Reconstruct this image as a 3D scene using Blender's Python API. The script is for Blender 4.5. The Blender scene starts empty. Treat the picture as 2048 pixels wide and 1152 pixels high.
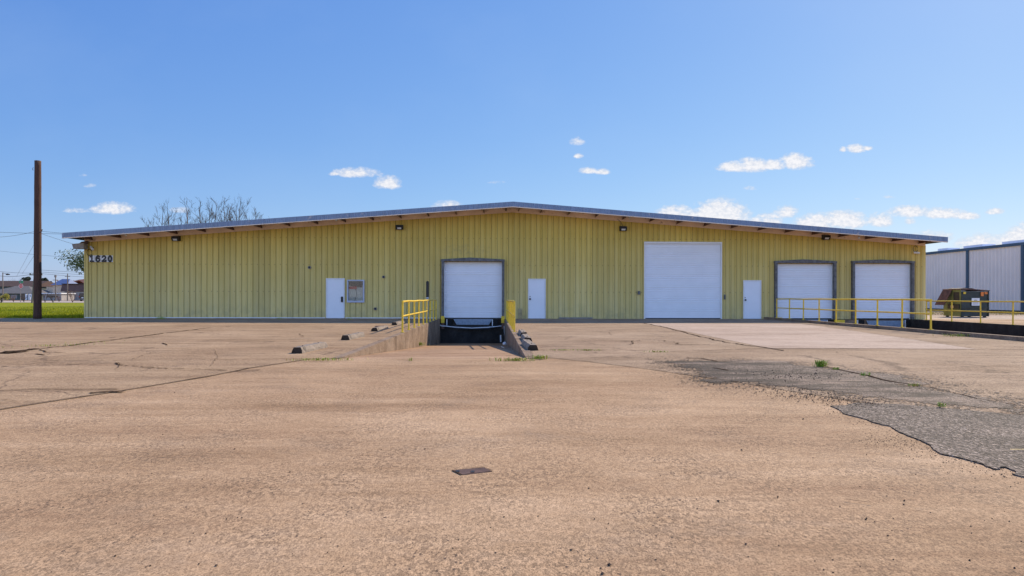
import bpy, bmesh, math, random
from mathutils import Vector, Matrix, noise as mnoise
from mathutils.geometry import tessellate_polygon
R = math.radians
S = bpy.context.scene
COL = S.collection

# ------------------------------------------------------------------ camera, sky, sun, exposure
TH = R(1.6); ROLL = 0.0022; F = 1365.33; HZ = 595.0
CAM = Vector((-1.035, -37.05, 1.154))
FW = Vector((math.sin(TH), math.cos(TH), 0)); RT = Vector((math.cos(TH), -math.sin(TH), 0)); UP = Vector((0, 0, 1))
cd = bpy.data.cameras.new("camera"); cam = bpy.data.objects.new("camera", cd); COL.objects.link(cam)
cam.matrix_world = Matrix.Translation(CAM) @ Matrix.Rotation(-TH, 4, 'Z') @ Matrix.Rotation(R(90), 4, 'X') @ Matrix.Rotation(ROLL, 4, 'Z')
cd.lens = 24; cd.sensor_width = 36; cd.shift_y = (HZ - 576) / 2048; cd.clip_start = 0.05; cd.clip_end = 9000
S.camera = cam

SUN = Vector((0.88, 0.88, 1)).normalized()
SUN_EL = math.asin(SUN.z); SUN_AZ = math.atan2(SUN.x, SUN.y)
SKY_STRENGTH = 0.13; EXPOSURE = 0.35; SOUTH_FILL = 0.8
w = bpy.data.worlds.new("World"); S.world = w; w.use_nodes = True
wt = w.node_tree; wt.nodes.clear()

def N(t, kind, **kw):
    n = t.nodes.new(kind)
    for k, v in kw.items():
        if k == 'ins':
            for i, val in v.items():
                if hasattr(val, 'is_output'): t.links.new(val, n.inputs[i])
                else: n.inputs[i].default_value = val
        else: setattr(n, k, v)
    return n
def MT(t, op, a, b=None, c=None, clamp=False):
    n = t.nodes.new('ShaderNodeMath'); n.operation = op; n.use_clamp = clamp
    for i, v in enumerate((a, b, c)):
        if v is None: continue
        if hasattr(v, 'is_output'): t.links.new(v, n.inputs[i])
        else: n.inputs[i].default_value = v
    return n.outputs[0]
def MIX(t, f, a, b, mode='MIX'):
    n = t.nodes.new('ShaderNodeMix'); n.data_type = 'RGBA'; n.blend_type = mode
    for i, v in ((0, f), (6, a), (7, b)):
        if hasattr(v, 'is_output'): t.links.new(v, n.inputs[i])
        elif i == 0: n.inputs[i].default_value = v
        else: n.inputs[i].default_value = (*v[:3], 1)
    return n.outputs[2]
def RAMP(t, f, stops, interp='LINEAR'):
    n = t.nodes.new('ShaderNodeValToRGB'); e = n.color_ramp.elements; n.color_ramp.interpolation = interp
    while len(e) < len(stops): e.new(0.5)
    for i, (p, c) in enumerate(stops):
        e[i].position = p; e[i].color = (*c[:3], 1) if hasattr(c, '__len__') else (c, c, c, 1)
    t.links.new(f, n.inputs[0]); return n.outputs[0]

sky = N(wt, 'ShaderNodeTexSky', sky_type='NISHITA', sun_disc=False, sun_elevation=SUN_EL, sun_rotation=SUN_AZ,
        altitude=0, air_density=1.0, dust_density=0.35, ozone_density=3.0)
tc = N(wt, 'ShaderNodeTexCoord')
sp = N(wt, 'ShaderNodeSeparateXYZ', ins={0: tc.outputs['Generated']})
dx, dy, dz = sp.outputs
# direction of the sky as tangent-plane coordinates about due north (+Y); clouds are placed by sky direction
dyp = MT(wt, 'MAXIMUM', dy, 0.05)
P = MT(wt, 'DIVIDE', dx, dyp); Q = MT(wt, 'DIVIDE', dz, dyp)
cv = N(wt, 'ShaderNodeCombineXYZ', ins={0: P, 1: MT(wt, 'MULTIPLY', Q, 1.5)})
cn = N(wt, 'ShaderNodeTexNoise', ins={'Vector': cv.outputs[0], 'Scale': 46.0, 'Detail': 8.0, 'Roughness': 0.66})
cn2 = N(wt, 'ShaderNodeTexNoise', ins={'Vector': cv.outputs[0], 'Scale': 150.0, 'Detail': 5.0, 'Roughness': 0.6})
nz = MT(wt, 'ADD', MT(wt, 'MULTIPLY', MT(wt, 'SUBTRACT', cn.outputs[0], 0.5), 2.6), MT(wt, 'MULTIPLY', MT(wt, 'SUBTRACT', cn2.outputs[0], 0.5), 0.9))
def sky_pq(px, py):
    d = FW + RT * ((px - 1024) / F) + UP * ((HZ - (py - (px - 1024) * ROLL)) / F)
    return d.x / d.y, d.z / d.y
CLOUDS = [(712,344,40,9,1),(672,346,15,5,.8),(775,364,24,12,1),(895,409,27,9,.9),(226,415,38,11,.9),(150,419,32,7,.55),
 (165,349,11,5,.35),(179,369,16,6,.4),(1153,280,15,10,.75),(1157,311,9,5,.8),(1176,340,18,6,.85),(1204,342,14,6,.85),
 (1468,332,30,10,1.1),(1505,328,30,13,1.1),(1545,328,26,10,1.1),(1592,322,30,14,1.1),(1712,296,20,8,1),(1686,298,7,5,.9),(1732,296,12,5,.9),
 (1350,424,34,13,1.1),(1440,425,48,24,1.25),(1395,430,50,12,1.1),(1572,422,22,11,1),(1538,431,26,6,.8),(1530,441,30,10,1),
 (1630,442,36,15,1.15),(1688,438,42,16,1.15),(1760,438,24,13,1.05),(1822,421,42,11,1.05),(1885,425,45,10,1),(1930,430,26,8,.9),
 (1990,422,18,6,.95),(1778,393,14,4,.55),(1714,397,9,3,.4),(1500,375,22,6,.3),(1865,471,38,11,.95),(1958,484,44,17,1),
 (2044,466,30,20,1.05),(2004,480,30,12,.95),(990,363,24,5,.35),(1820,441,13,7,.7),(2120,470,60,24,1),(1475,432,22,14,.8),
 (1578,455,20,9,.8),(2200,430,60,16,1),(-120,420,60,12,.9),(360,418,26,8,.45)]
dens = None; shade = None
for (cx, cy, rx, ry, st) in CLOUDS:
    ry *= 1.35; cy -= ry * .12; rx *= 1.06; st += .22 if st > .75 else .05
    p0, q0 = sky_pq(cx, cy); k = 1.12 / F
    a = MT(wt, 'DIVIDE', MT(wt, 'SUBTRACT', P, p0), rx * k)
    b = MT(wt, 'DIVIDE', MT(wt, 'SUBTRACT', Q, q0 - ry * .45 / F), ry * k)
    b = MT(wt, 'MAXIMUM', b, MT(wt, 'MULTIPLY', b, -1.9))
    e = MT(wt, 'SUBTRACT', st, MT(wt, 'ADD', MT(wt, 'MULTIPLY', a, a), MT(wt, 'MULTIPLY', b, b)))
    dens = e if dens is None else MT(wt, 'MAXIMUM', dens, e)
raw = MT(wt, 'ADD', dens, nz)
body = MT(wt, 'MULTIPLY', raw, 1.0, clamp=True)
mask = MT(wt, 'MULTIPLY', MT(wt, 'MULTIPLY', body, MT(wt, 'ADD', MT(wt, 'MULTIPLY', dens, 2.0), 0.9, clamp=True)), 0.95, clamp=True)
mask = MT(wt, 'MULTIPLY', mask, MT(wt, 'GREATER_THAN', dy, 0.06))
wisp = N(wt, 'ShaderNodeTexNoise', ins={'Vector': cv.outputs[0], 'Scale': 3.2, 'Detail': 6.0, 'Roughness': 0.55})
wf = MT(wt, 'MULTIPLY', MT(wt, 'SUBTRACT', wisp.outputs[0], 0.47), 0.9, clamp=True)
ss_ = N(wt, 'ShaderNodeSeparateColor', ins={0: sky.outputs[0]})
KS = 1.0 / (SKY_STRENGTH * 2 ** EXPOSURE)
# southern sky behind the viewer brightened as added fill for the shaded front
south = MT(wt, 'MULTIPLY', MT(wt, 'SUBTRACT', 0.05, dy), 2.2, clamp=True)
rgb = []
for i, (k, g_, bs) in enumerate(((0.0880, 0.92, 2.4), (0.148, 0.72, 1.6), (0.405, 0.36, 1.08))):
    c_ = MT(wt, 'MULTIPLY', MT(wt, 'POWER', ss_.outputs[i], g_), k * KS)
    rgb.append(MT(wt, 'MULTIPLY', MT(wt, 'MULTIPLY', c_, 1.08), MT(wt, 'ADD', MT(wt, 'MULTIPLY', south, SOUTH_FILL * bs), 1.0)))
skyc = N(wt, 'ShaderNodeCombineColor', ins={0: rgb[0], 1: rgb[1], 2: rgb[2]}).outputs[0]
skyc = MIX(wt, MT(wt, 'MULTIPLY', wf, 0.35), skyc, (0.50 * KS, 0.66 * KS, 0.92 * KS))
cshade = MT(wt, 'ADD', MT(wt, 'MULTIPLY', cn2.outputs[0], 0.8), MT(wt, 'MULTIPLY', raw, 0.22), clamp=True)
ccol = RAMP(wt, cshade, [(0.35, (.62 * KS, .68 * KS, .80 * KS)), (0.75, (.96 * KS, .95 * KS, .97 * KS))])
final = MIX(wt, mask, skyc, ccol)
bg = N(wt, 'ShaderNodeBackground', ins={0: final, 1: SKY_STRENGTH})
wo = N(wt, 'ShaderNodeOutputWorld', ins={0: bg.outputs[0]})

sl = bpy.data.lights.new("sun", 'SUN'); sl.energy = 4.4; sl.angle = R(0.5); sl.color = (1.0, 0.86, 0.66)
so = bpy.data.objects.new("sun", sl); COL.objects.link(so)
so.rotation_euler = SUN.to_track_quat('Z', 'Y').to_euler(); so.location = (30, 30, 40)
S.view_settings.view_transform = 'Standard'; S.view_settings.look = 'None'
S.view_settings.exposure = EXPOSURE; S.view_settings.gamma = 1.0; S.view_settings.use_curve_mapping = False
S.cycles.max_bounces = 6; S.cycles.diffuse_bounces = 4

# ------------------------------------------------------------------ photo measurements -> places in the world
def ray(x, y):
    xx = x + (y - HZ) * ROLL; yy = y - (x - 1024) * ROLL
    return FW + RT * ((xx - 1024) / F) + UP * ((HZ - yy) / F)
def G(x, y, z=0.0):
    d = ray(x, y); p = CAM + d * ((z - CAM.z) / d.z); return (p.x, p.y)
def FP(x, y, Y=0.0):
    d = ray(x, y); p = CAM + d * ((Y - CAM.y) / d.y); return (p.x, p.z)
def DP(x, y, v):
    return CAM + ray(x, y) * v

# ------------------------------------------------------------------ materials
def base_mat(name):
    m = bpy.data.materials.new(name); m.use_nodes = True; t = m.node_tree; t.nodes.clear()
    b = N(t, 'ShaderNodeBsdfPrincipled'); o = N(t, 'ShaderNodeOutputMaterial', ins={0: b.outputs[0]})
    c = N(t, 'ShaderNodeTexCoord')
    return m, t, b, c.outputs['Object']
def noise_tex(t, vec, scale, detail=4, rough=0.55, sc=None):
    if sc:
        mp = N(t, 'ShaderNodeMapping', ins={0: vec, 3: sc}); vec = mp.outputs[0]
    return N(t, 'ShaderNodeTexNoise', ins={'Vector': vec, 'Scale': scale, 'Detail': detail, 'Roughness': rough}).outputs[0]
def plain(name, col, rough=0.6, metal=0.0, var=0.25, scale=3.0, bump=0.0, bscale=40.0, sc=None, dirt=None, spec=0.5):
    m, t, b, v = base_mat(name)
    n = noise_tex(t, v, scale, 5, 0.6, sc)
    lo = tuple(c * (1 - var) for c in col); hi = tuple(min(1, c * (1 + var)) for c in col)
    c = RAMP(t, n, [(0.3, lo), (0.7, hi)])
    if dirt:
        n2 = noise_tex(t, v, dirt[1], 6, 0.65)
        c = MIX(t, RAMP(t, n2, [(dirt[2], 0.0), (dirt[2] + 0.12, 1.0)]), c, dirt[0])
    t.links.new(c, b.inputs['Base Color'])
    b.inputs['Roughness'].default_value = rough; b.inputs['Metallic'].default_value = metal
    b.inputs['Specular IOR Level'].default_value = spec
    if bump:
        nb = noise_tex(t, v, bscale, 4)
        bp = N(t, 'ShaderNodeBump', ins={'Strength': bump, 'Distance': 0.02, 'Height': nb}); t.links.new(bp.outputs[0], b.inputs['Normal'])
    return m

def concrete(name, c_lo, c_mid, c_hi, stain=(0.17, 0.13, 0.10), stain_amt=0.5, speck=0.6, streak=(0.22, 1.3, 1), big=0.35, fine=1.0, bump=0.35, net=0.0):
    m, t, b, v = base_mat(name)
    n1 = noise_tex(t, v, big, 6, 0.62)
    n2 = noise_tex(t, v, 1.0, 7, 0.68, streak)
    n3 = noise_tex(t, v, 9.0, 5, 0.7)
    f = MT(t, 'ADD', MT(t, 'MULTIPLY', n1, 0.42), MT(t, 'MULTIPLY', n2, 0.58))
    f = MT(t, 'ADD', f, MT(t, 'MULTIPLY', MT(t, 'SUBTRACT', n3, 0.5), 0.30))
    col = RAMP(t, f, [(0.34, c_lo), (0.5, c_mid), (0.66, c_hi)])
    # broad paler, pinker zones where the surface has been scoured, and dirtier brown ones
    zn = RAMP(t, noise_tex(t, v, 0.13, 5, 0.6), [(0.42, 0.0), (0.58, 1.0)])
    col = MIX(t, MT(t, 'MULTIPLY', zn, 0.55), col, MIX(t, 1.0, col, (1.07, 1.10, 1.12), 'MULTIPLY'))
    zd = RAMP(t, noise_tex(t, v, 0.55, 8, 0.72, (0.45, 1.0, 1.0)), [(0.50, 0.0), (0.66, 1.0)])
    col = MIX(t, MT(t, 'MULTIPLY', zd, 0.55), col, MIX(t, 1.0, col, (0.60, 0.56, 0.50), 'MULTIPLY'))
    # stained blotches
    st = MT(t, 'MULTIPLY', RAMP(t, noise_tex(t, v, 0.9, 8, 0.72), [(0.52, 0.0), (0.70, 1.0)]), RAMP(t, n3, [(0.35, 0.2), (0.65, 1.0)]))
    col = MIX(t, MT(t, 'MULTIPLY', st, stain_amt), col, stain)
    # grain, drawn out a little along the float marks
    vf = N(t, 'ShaderNodeMapping', ins={0: v, 3: (1.0, 0.55, 1.0)}).outputs[0]
    clus = RAMP(t, noise_tex(t, v, 1.3, 6, 0.7), [(0.38, 0.25), (0.62, 1.0)])
    n4 = noise_tex(t, vf, 44.0 * fine, 5, 0.85)
    g = RAMP(t, n4, [(0.38, 0.50), (0.46, 0.90), (0.54, 1.05), (0.64, 1.25)])
    col = MIX(t, MT(t, 'ADD', MT(t, 'MULTIPLY', clus, 0.6), 0.4), col, MIX(t, 1.0, col, g, 'MULTIPLY'))
    g2 = RAMP(t, noise_tex(t, vf, 120.0 * fine, 3, 0.85), [(0.38, 0.50), (0.5, 1.0), (0.62, 1.2)])
    col = MIX(t, 1.0, col, g2, 'MULTIPLY')
    # worn mortar that shows as a net of fine dark scratches
    wn = noise_tex(t, vf, 22.0 * fine, 6, 0.9)
    hair = RAMP(t, MT(t, 'ABSOLUTE', MT(t, 'SUBTRACT', wn, 0.46)), [(0.0, 1.0), (0.045, 0.0)])
    col = MIX(t, MT(t, 'MULTIPLY', hair, MT(t, 'MULTIPLY', clus, speck * 1.0)), col, (0.10, 0.07, 0.05))
    # a few dark pores and crumbs
    pv = N(t, 'ShaderNodeTexVoronoi', ins={'Vector': vf, 'Scale': 42.0 * fine, 'Randomness': 1.0})
    rnd = N(t, 'ShaderNodeSeparateColor', ins={0: pv.outputs['Color']}).outputs[0]
    pore = MT(t, 'MULTIPLY', MT(t, 'LESS_THAN', pv.outputs['Distance'], 0.26), MT(t, 'GREATER_THAN', MT(t, 'MULTIPLY', rnd, clus), 0.66))
    col = MIX(t, MT(t, 'MULTIPLY', pore, speck), col, (0.075, 0.055, 0.045))
    if net:
        wv = N(t, 'ShaderNodeTexNoise', ins={'Vector': v, 'Scale': 0.8, 'Detail': 6.0, 'Roughness': 0.65})
        wq = N(t, 'ShaderNodeVectorMath', operation='MULTIPLY_ADD', ins={0: wv.outputs['Color'], 1: (1.3, 1.3, 0.0), 2: v})
        for sc_, wd_, th in ((0.23, 0.006, 0.47), (0.8, 0.010, 0.56)):
            ve = N(t, 'ShaderNodeTexVoronoi', feature='DISTANCE_TO_EDGE', ins={'Vector': wq.outputs[0], 'Scale': sc_})
            on = RAMP(t, noise_tex(t, v, sc_ * 0.8, 4, 0.6), [(th, 0.0), (th + .05, 1.0)])
            on = MT(t, 'MULTIPLY', on, RAMP(t, n3, [(.38, .25), (.55, 1.0)]))
            ck = RAMP(t, ve.outputs['Distance'], [(0.0, 1.0), (wd_ * 2.2 * sc_ / .4, 0.0)])
            col = MIX(t, MT(t, 'MULTIPLY', MT(t, 'MULTIPLY', ck, on), net), col, (0.09, 0.06, 0.042))
    t.links.new(col, b.inputs['Base Color'])
    b.inputs['Roughness'].default_value = 0.85; b.inputs['Specular IOR Level'].default_value = 0.08
    h = MT(t, 'ADD', MT(t, 'MULTIPLY', n4, 0.6), MT(t, 'MULTIPLY', n3, 0.6))
    h = MT(t, 'SUBTRACT', h, MT(t, 'MULTIPLY', pore, 0.5))
    bp = N(t, 'ShaderNodeBump', ins={'Strength': bump, 'Distance': 0.006, 'Height': h}); t.links.new(bp.outputs[0], b.inputs['Normal'])
    return m

def asphalt(name, worn=0.0, tint=(1, 0.95, 0.9), chain=None):
    m, t, b, v = base_mat(name)
    v0_ = v; v = N(t, 'ShaderNodeMapping', ins={0: v, 3: (1.0, 0.5, 1.0)}).outputs[0]
    vo = N(t, 'ShaderNodeTexVoronoi', ins={'Vector': v, 'Scale': 95.0, 'Randomness': 1.0})
    r = N(t, 'ShaderNodeSeparateColor', ins={0: vo.outputs['Color']}).outputs[1]
    vo2 = N(t, 'ShaderNodeTexVoronoi', ins={'Vector': v, 'Scale': 30.0, 'Randomness': 1.0})
    r2 = N(t, 'ShaderNodeSeparateColor', ins={0: vo2.outputs['Color']}).outputs[0]
    c = RAMP(t, r, [(0.0, (0.02, 0.017, 0.015)), (0.45, (0.085, 0.07, 0.06)), (0.82, (0.17, 0.145, 0.125)), (0.97, (0.42, 0.37, 0.32))])
    c = MIX(t, MT(t, 'MULTIPLY', MT(t, 'GREATER_THAN', r2, 0.86), 0.35), c, (0.26, 0.225, 0.20))
    v = v0_
    n1 = noise_tex(t, v, 1.2, 7, 0.68)
    c = MIX(t, 1.0, c, RAMP(t, n1, [(0.3, 0.62), (0.5, 0.95), (0.7, 1.35)]), 'MULTIPLY')
    if worn:
        n2 = noise_tex(t, v, 0.9, 8, 0.7, (0.55, 1.0, 1.0))
        c = MIX(t, RAMP(t, n2, [(0.50, 0.0), (0.60, 0.6)]), c, (0.27, 0.225, 0.185))
        n3 = noise_tex(t, v, 1.6, 7, 0.7, (0.5, 1.2, 1.0))
        n3 = MT(t, 'ADD', n3, MT(t, 'MULTIPLY', MT(t, 'SUBTRACT', 4.6, N(t, 'ShaderNodeSeparateXYZ', ins={0: v}).outputs[0]), 0.05, clamp=True))
        c = MIX(t, RAMP(t, n3, [(0.50, 0.0), (0.62, 0.85)]), c, (0.035, 0.028, 0.023))
    c = MIX(t, 1.0, c, tint, 'MULTIPLY')
    t.links.new(c, b.inputs['Base Color']); b.inputs['Roughness'].default_value = 0.75; b.inputs['Specular IOR Level'].default_value = 0.15
    h = MT(t, 'ADD', MT(t, 'MULTIPLY', vo.outputs['Distance'], 1.0), MT(t, 'MULTIPLY', vo2.outputs['Distance'], 0.8))
    bp = N(t, 'ShaderNodeBump', ins={'Strength': 0.8, 'Distance': 0.012, 'Height': h}); t.links.new(bp.outputs[0], b.inputs['Normal'])
    if chain:
        xyz = N(t, 'ShaderNodeSeparateXYZ', ins={0: v0_}); X, Y = xyz.outputs[0], xyz.outputs[1]; best = None
        for (x0, y0, r0), (x1, y1, r1) in zip(chain[:-1], chain[1:]):
            L2 = (x1 - x0) ** 2 + (y1 - y0) ** 2
            q = MT(t, 'ADD', MT(t, 'MULTIPLY', MT(t, 'SUBTRACT', X, x0), (x1 - x0) / L2), MT(t, 'MULTIPLY', MT(t, 'SUBTRACT', Y, y0), (y1 - y0) / L2), clamp=True)
            ex = MT(t, 'SUBTRACT', X, MT(t, 'ADD', MT(t, 'MULTIPLY', q, x1 - x0), x0)); ey = MT(t, 'SUBTRACT', Y, MT(t, 'ADD', MT(t, 'MULTIPLY', q, y1 - y0), y0))
            d = MT(t, 'SQRT', MT(t, 'ADD', MT(t, 'MULTIPLY', ex, ex), MT(t, 'MULTIPLY', ey, ey)))
            d = MT(t, 'SUBTRACT', MT(t, 'ADD', MT(t, 'MULTIPLY', q, r1 - r0), r0), d)
            best = d if best is None else MT(t, 'MAXIMUM', best, d)
        best = MT(t, 'ADD', best, MT(t, 'MULTIPLY', MT(t, 'SUBTRACT', noise_tex(t, v0_, 0.9, 7, 0.7), 0.5), 2.6))
        cov = RAMP(t, MT(t, 'ADD', MT(t, 'MULTIPLY', best, 0.5), 0.5), [(0.12, 0.0), (0.40, 0.10), (0.54, 0.35), (0.62, 1.05)])
        rs = N(t, 'ShaderNodeSeparateColor', ins={0: N(t, 'ShaderNodeTexVoronoi', ins={'Vector': v0_, 'Scale': 42.0}).outputs['Color']}).outputs[2]
        al = MT(t, 'LESS_THAN', rs, cov)
        mx = N(t, 'ShaderNodeMixShader', ins={0: al, 1: N(t, 'ShaderNodeBsdfTransparent').outputs[0], 2: b.outputs[0]})
        o = [n for n in t.nodes if n.type == 'OUTPUT_MATERIAL'][0]; t.links.new(mx.outputs[0], o.inputs[0])
    return m

M = {}
M['yard'] = concrete('tan_concrete', (0.31, 0.186, 0.104), (0.44, 0.284, 0.162), (0.56, 0.378, 0.229), speck=0.75)
M['lot'] = concrete('weathered_concrete', (0.29, 0.183, 0.105), (0.40, 0.268, 0.156), (0.51, 0.352, 0.212), speck=0.6, streak=(0.16, 1.6, 1), net=0.85)
M['lot_right'] = concrete('brown_grey_concrete', (0.28, 0.182, 0.112), (0.39, 0.27, 0.17), (0.49, 0.35, 0.23), speck=0.8, net=0.85)
M['slab'] = concrete('pale_concrete', (0.42, 0.305, 0.225), (0.48, 0.355, 0.265), (0.54, 0.41, 0.315), stain=(0.3, .25, .2), stain_amt=0.25, speck=0.25)
M['apron'] = concrete('apron_concrete', (0.38, 0.29, 0.22), (0.47, 0.37, 0.28), (0.55, 0.45, 0.35), speck=0.3)
M['wallc'] = concrete('stained_wall_concrete', (0.12, 0.08, 0.055), (0.30, 0.215, 0.15), (0.42, 0.32, 0.235), stain=(0.06, 0.045, 0.035), stain_amt=0.9, speck=0.4, streak=(0.9, 0.9, 0.55), big=0.8, fine=1)
M['darkc'] = concrete('shade_dark_concrete', (0.025, 0.022, 0.02), (0.045, 0.04, 0.036), (0.08, 0.072, 0.066), stain=(0.02, 0.02, 0.02), speck=0.4, streak=(1.5, 1.5, 0.6), big=1.5)  # shade of the dock pits is put into this darker concrete colour
M['asphalt'] = asphalt('coarse_asphalt', 0, (1.08, 0.96, 0.86)); CH = [(*G(1395, 722), .35), (*G(1480, 732), 1.15), (*G(1600, 753), 1.6), (*G(1750, 779), .95), (*G(1900, 802), .5), (*G(2048, 823), .3), (*G(2300, 850), .2)]
M['asphalt_worn'] = asphalt('worn_asphalt', 0.9, (1.2, 1.02, 0.88), CH)
M['crack'] = plain('crack_dirt', (0.06, 0.04, 0.028), 0.95, var=0.6, scale=6, spec=0.0)
M['joint'] = plain('joint_dirt', (0.10, 0.07, 0.05), 0.95, var=0.6, scale=4)
M['steel'] = plain('brown_steel_plate', (0.115, 0.075, 0.065), 0.8, 0.0, 0.3, 8, 0.2, spec=.1)
M['concrete_block'] = plain('block_concrete', (0.24, 0.19, 0.145), 0.9, var=0.3, scale=7, bump=0.4, dirt=((0.08, 0.065, 0.05), 5, 0.55))
M['block_end'] = plain('dark_block', (0.055, 0.04, 0.03), 0.9, var=0.4, scale=9, bump=0.4, spec=.05)  # end faces much darker than the bar
M['rust_block'] = plain('rusty_rubble', (0.20, 0.10, 0.055), 0.9, var=0.5, scale=9, bump=0.4)
M['yellow'] = plain('yellow_paint', (0.80, 0.53, 0.03), 0.45, var=0.18, scale=6, dirt=((0.25, 0.13, 0.04), 14, 0.62))
M['white'] = plain('white_door_paint', (0.78, 0.79, 0.82), 0.45, var=0.03, scale=1.5)
M['white_trim'] = plain('white_trim_paint', (0.76, 0.75, 0.73), 0.5, var=0.05, scale=3)
M['frame_grey'] = plain('weathered_grey_frame', (0.13, 0.125, 0.12), 0.75, var=0.5, scale=7, bump=0.2)
M['beige'] = plain('beige_metal_panel', (0.86, 0.68, 0.50), 0.6, var=0.12, scale=1.5, dirt=((0.30, 0.2, 0.12), 3, 0.6))
M['purlin'] = plain('red_oxide_steel', (0.16, 0.085, 0.065), 0.6, var=0.25, scale=4)
M['fascia'] = plain('grey_blue_metal_fascia', (0.15, 0.20, 0.30), 0.38, 0.6, 0.22, 5, sc=(4, 1, 0.4), dirt=((0.34, 0.32, 0.34), 3, 0.60))
M['roof'] = plain('galvanised_roof_sheet', (0.42, 0.43, 0.45), 0.35, 0.7, 0.15, 1)
M['black'] = plain('black_metal', (0.018, 0.017, 0.016), 0.5, var=0.3, scale=10)
M['rubber'] = plain('black_rubber', (0.02, 0.02, 0.02), 0.9, var=0.4, scale=12, spec=.1)
M['lens'] = plain('frosted_lens', (0.75, 0.76, 0.78), 0.25, var=0.05)
M['bluesteel'] = plain('blue_grey_leveler_paint', (0.22, 0.28, 0.36), 0.5, 0.2, 0.18, 9, dirt=((0.10, 0.08, 0.07), 10, 0.64))
M['plastic'] = plain('white_plastic_pipe', (0.72, 0.72, 0.72), 0.45, var=0.1)
M['grey_metal'] = plain('dull_grey_metal', (0.24, 0.21, 0.18), 0.6, 0.1, 0.25, 6)
M['wood'] = plain('creosoted_pole_wood', (0.075, 0.034, 0.02), 0.9, var=0.45, scale=5, sc=(6, 6, 0.35), bump=0.5, bscale=18)
M['wood_grey'] = plain('grey_pole_wood', (0.20, 0.16, 0.12), 0.9, var=0.3, scale=5, sc=(6, 6, .4))
M['bark'] = plain('grey_bark', (0.10, 0.075, 0.06), 0.9, var=0.3, scale=4)
M['bark_red'] = plain('brown_bark', (0.20, 0.12, 0.08), 0.9, var=0.3, scale=4)
M['wire'] = plain('cable_sheath', (0.03, 0.03, 0.035), 0.6)
M['truck'] = plain('black_car_paint', (0.012, 0.013, 0.015), 0.25, var=0.1)
M['glass_dark'] = plain('dark_glass', (0.02, 0.025, 0.03), 0.08, var=0.1)
M['red'] = plain('red_paint', (0.55, 0.02, 0.02), 0.4, var=0.05)
M['green_sign'] = plain('green_sign_paint', (0.02, 0.22, 0.11), 0.4, var=0.05)
M['orange'] = plain('orange_sticker', (0.65, 0.18, 0.03), 0.5, var=0.15)
M['grey_ink'] = plain('faded_grey_ink', (0.35, 0.35, 0.34), 0.6)
M['brownroof'] = plain('brown_shingles', (0.15, 0.06, 0.04), 0.9, var=0.2, scale=1.2)
M['darkroof'] = plain('dark_brown_shingles', (0.06, 0.032, 0.023), 0.9, var=0.2, scale=1.2)
M['greyroof'] = plain('grey_shingles', (0.13, 0.12, 0.11), 0.9, var=0.15, scale=0.8)
M['blueroof'] = plain('blue_metal_roof', (0.10, 0.14, 0.26), 0.45, 0.1, 0.1, 1)
M['cream'] = plain('cream_brick', (0.66, 0.50, 0.35), 0.85, var=0.12, scale=2)
M['mauve'] = plain('brown_mansard', (0.12, 0.065, 0.05), 0.9, var=0.15, scale=1)
M['palewall'] = plain('pale_grey_wall', (0.34, 0.31, 0.29), 0.8, var=0.15, scale=1)
M['tealwall'] = plain('teal_grey_wall', (0.08, 0.10, 0.085), 0.8, var=0.4, scale=0.6)
M['soil'] = plain('brown_verge', (0.21, 0.135, 0.085), 0.95, var=0.35, scale=0.5)
M['road'] = plain('pale_road', (0.42, 0.34, 0.28), 0.9, var=0.1, scale=0.3)
M['leaf'] = plain('oak_leaf', (0.075, 0.10, 0.03), 0.6, var=0.5, scale=6)
M['leaf_far'] = plain('far_leaf', (0.055, 0.065, 0.03), 0.7, var=0.4, scale=3)
M['weed'] = plain('weed_leaf', (0.24, 0.34, 0.02), 0.6, var=0.35, scale=9)
M['weed_dry'] = plain('dry_weed_leaf', (0.40, 0.33, 0.05), 0.7, var=0.35, scale=9)
M['stone'] = plain('crushed_stone', (0.09, 0.065, 0.05), 0.9, var=0.7, scale=20, spec=.05)
M['nb_wall'] = plain('pale_grey_ribbed_sheet', (0.92, 0.80, 0.70), 0.6, 0.0, 0.05, 0.6, spec=.2)
M['nb_blue'] = plain('blue_trim_sheet', (0.055, 0.10, 0.15), 0.5, 0.0, 0.1, 1)
M['skylight'] = plain('pale_blue_skylight', (0.55, 0.62, 0.74), 0.35, 0, 0.06, 1)
M['dumper'] = plain('dark_green_steel', (0.030, 0.040, 0.034), 0.5, 0.1, 0.4, 3, 0.2, dirt=((0.09, 0.055, 0.03), 4, 0.6))
M['dumper_side'] = plain('faded_olive_steel', (0.16, 0.19, 0.075), 0.6, 0.1, 0.25, 3, dirt=((0.12, 0.07, 0.03), 5, 0.6))
M['rust'] = plain('rusted_lid', (0.11, 0.055, 0.04), 0.8, 0.1, 0.5, 6)
M['reflected_pale'] = plain('off_white_reflection', (0.85, 0.78, 0.66), 0.8, var=0.15, scale=3)  # pale part of the window reflection, painted as a surface
M['flat_black'] = plain('matte_black', (0.03, 0.028, 0.03), 0.7)

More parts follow.
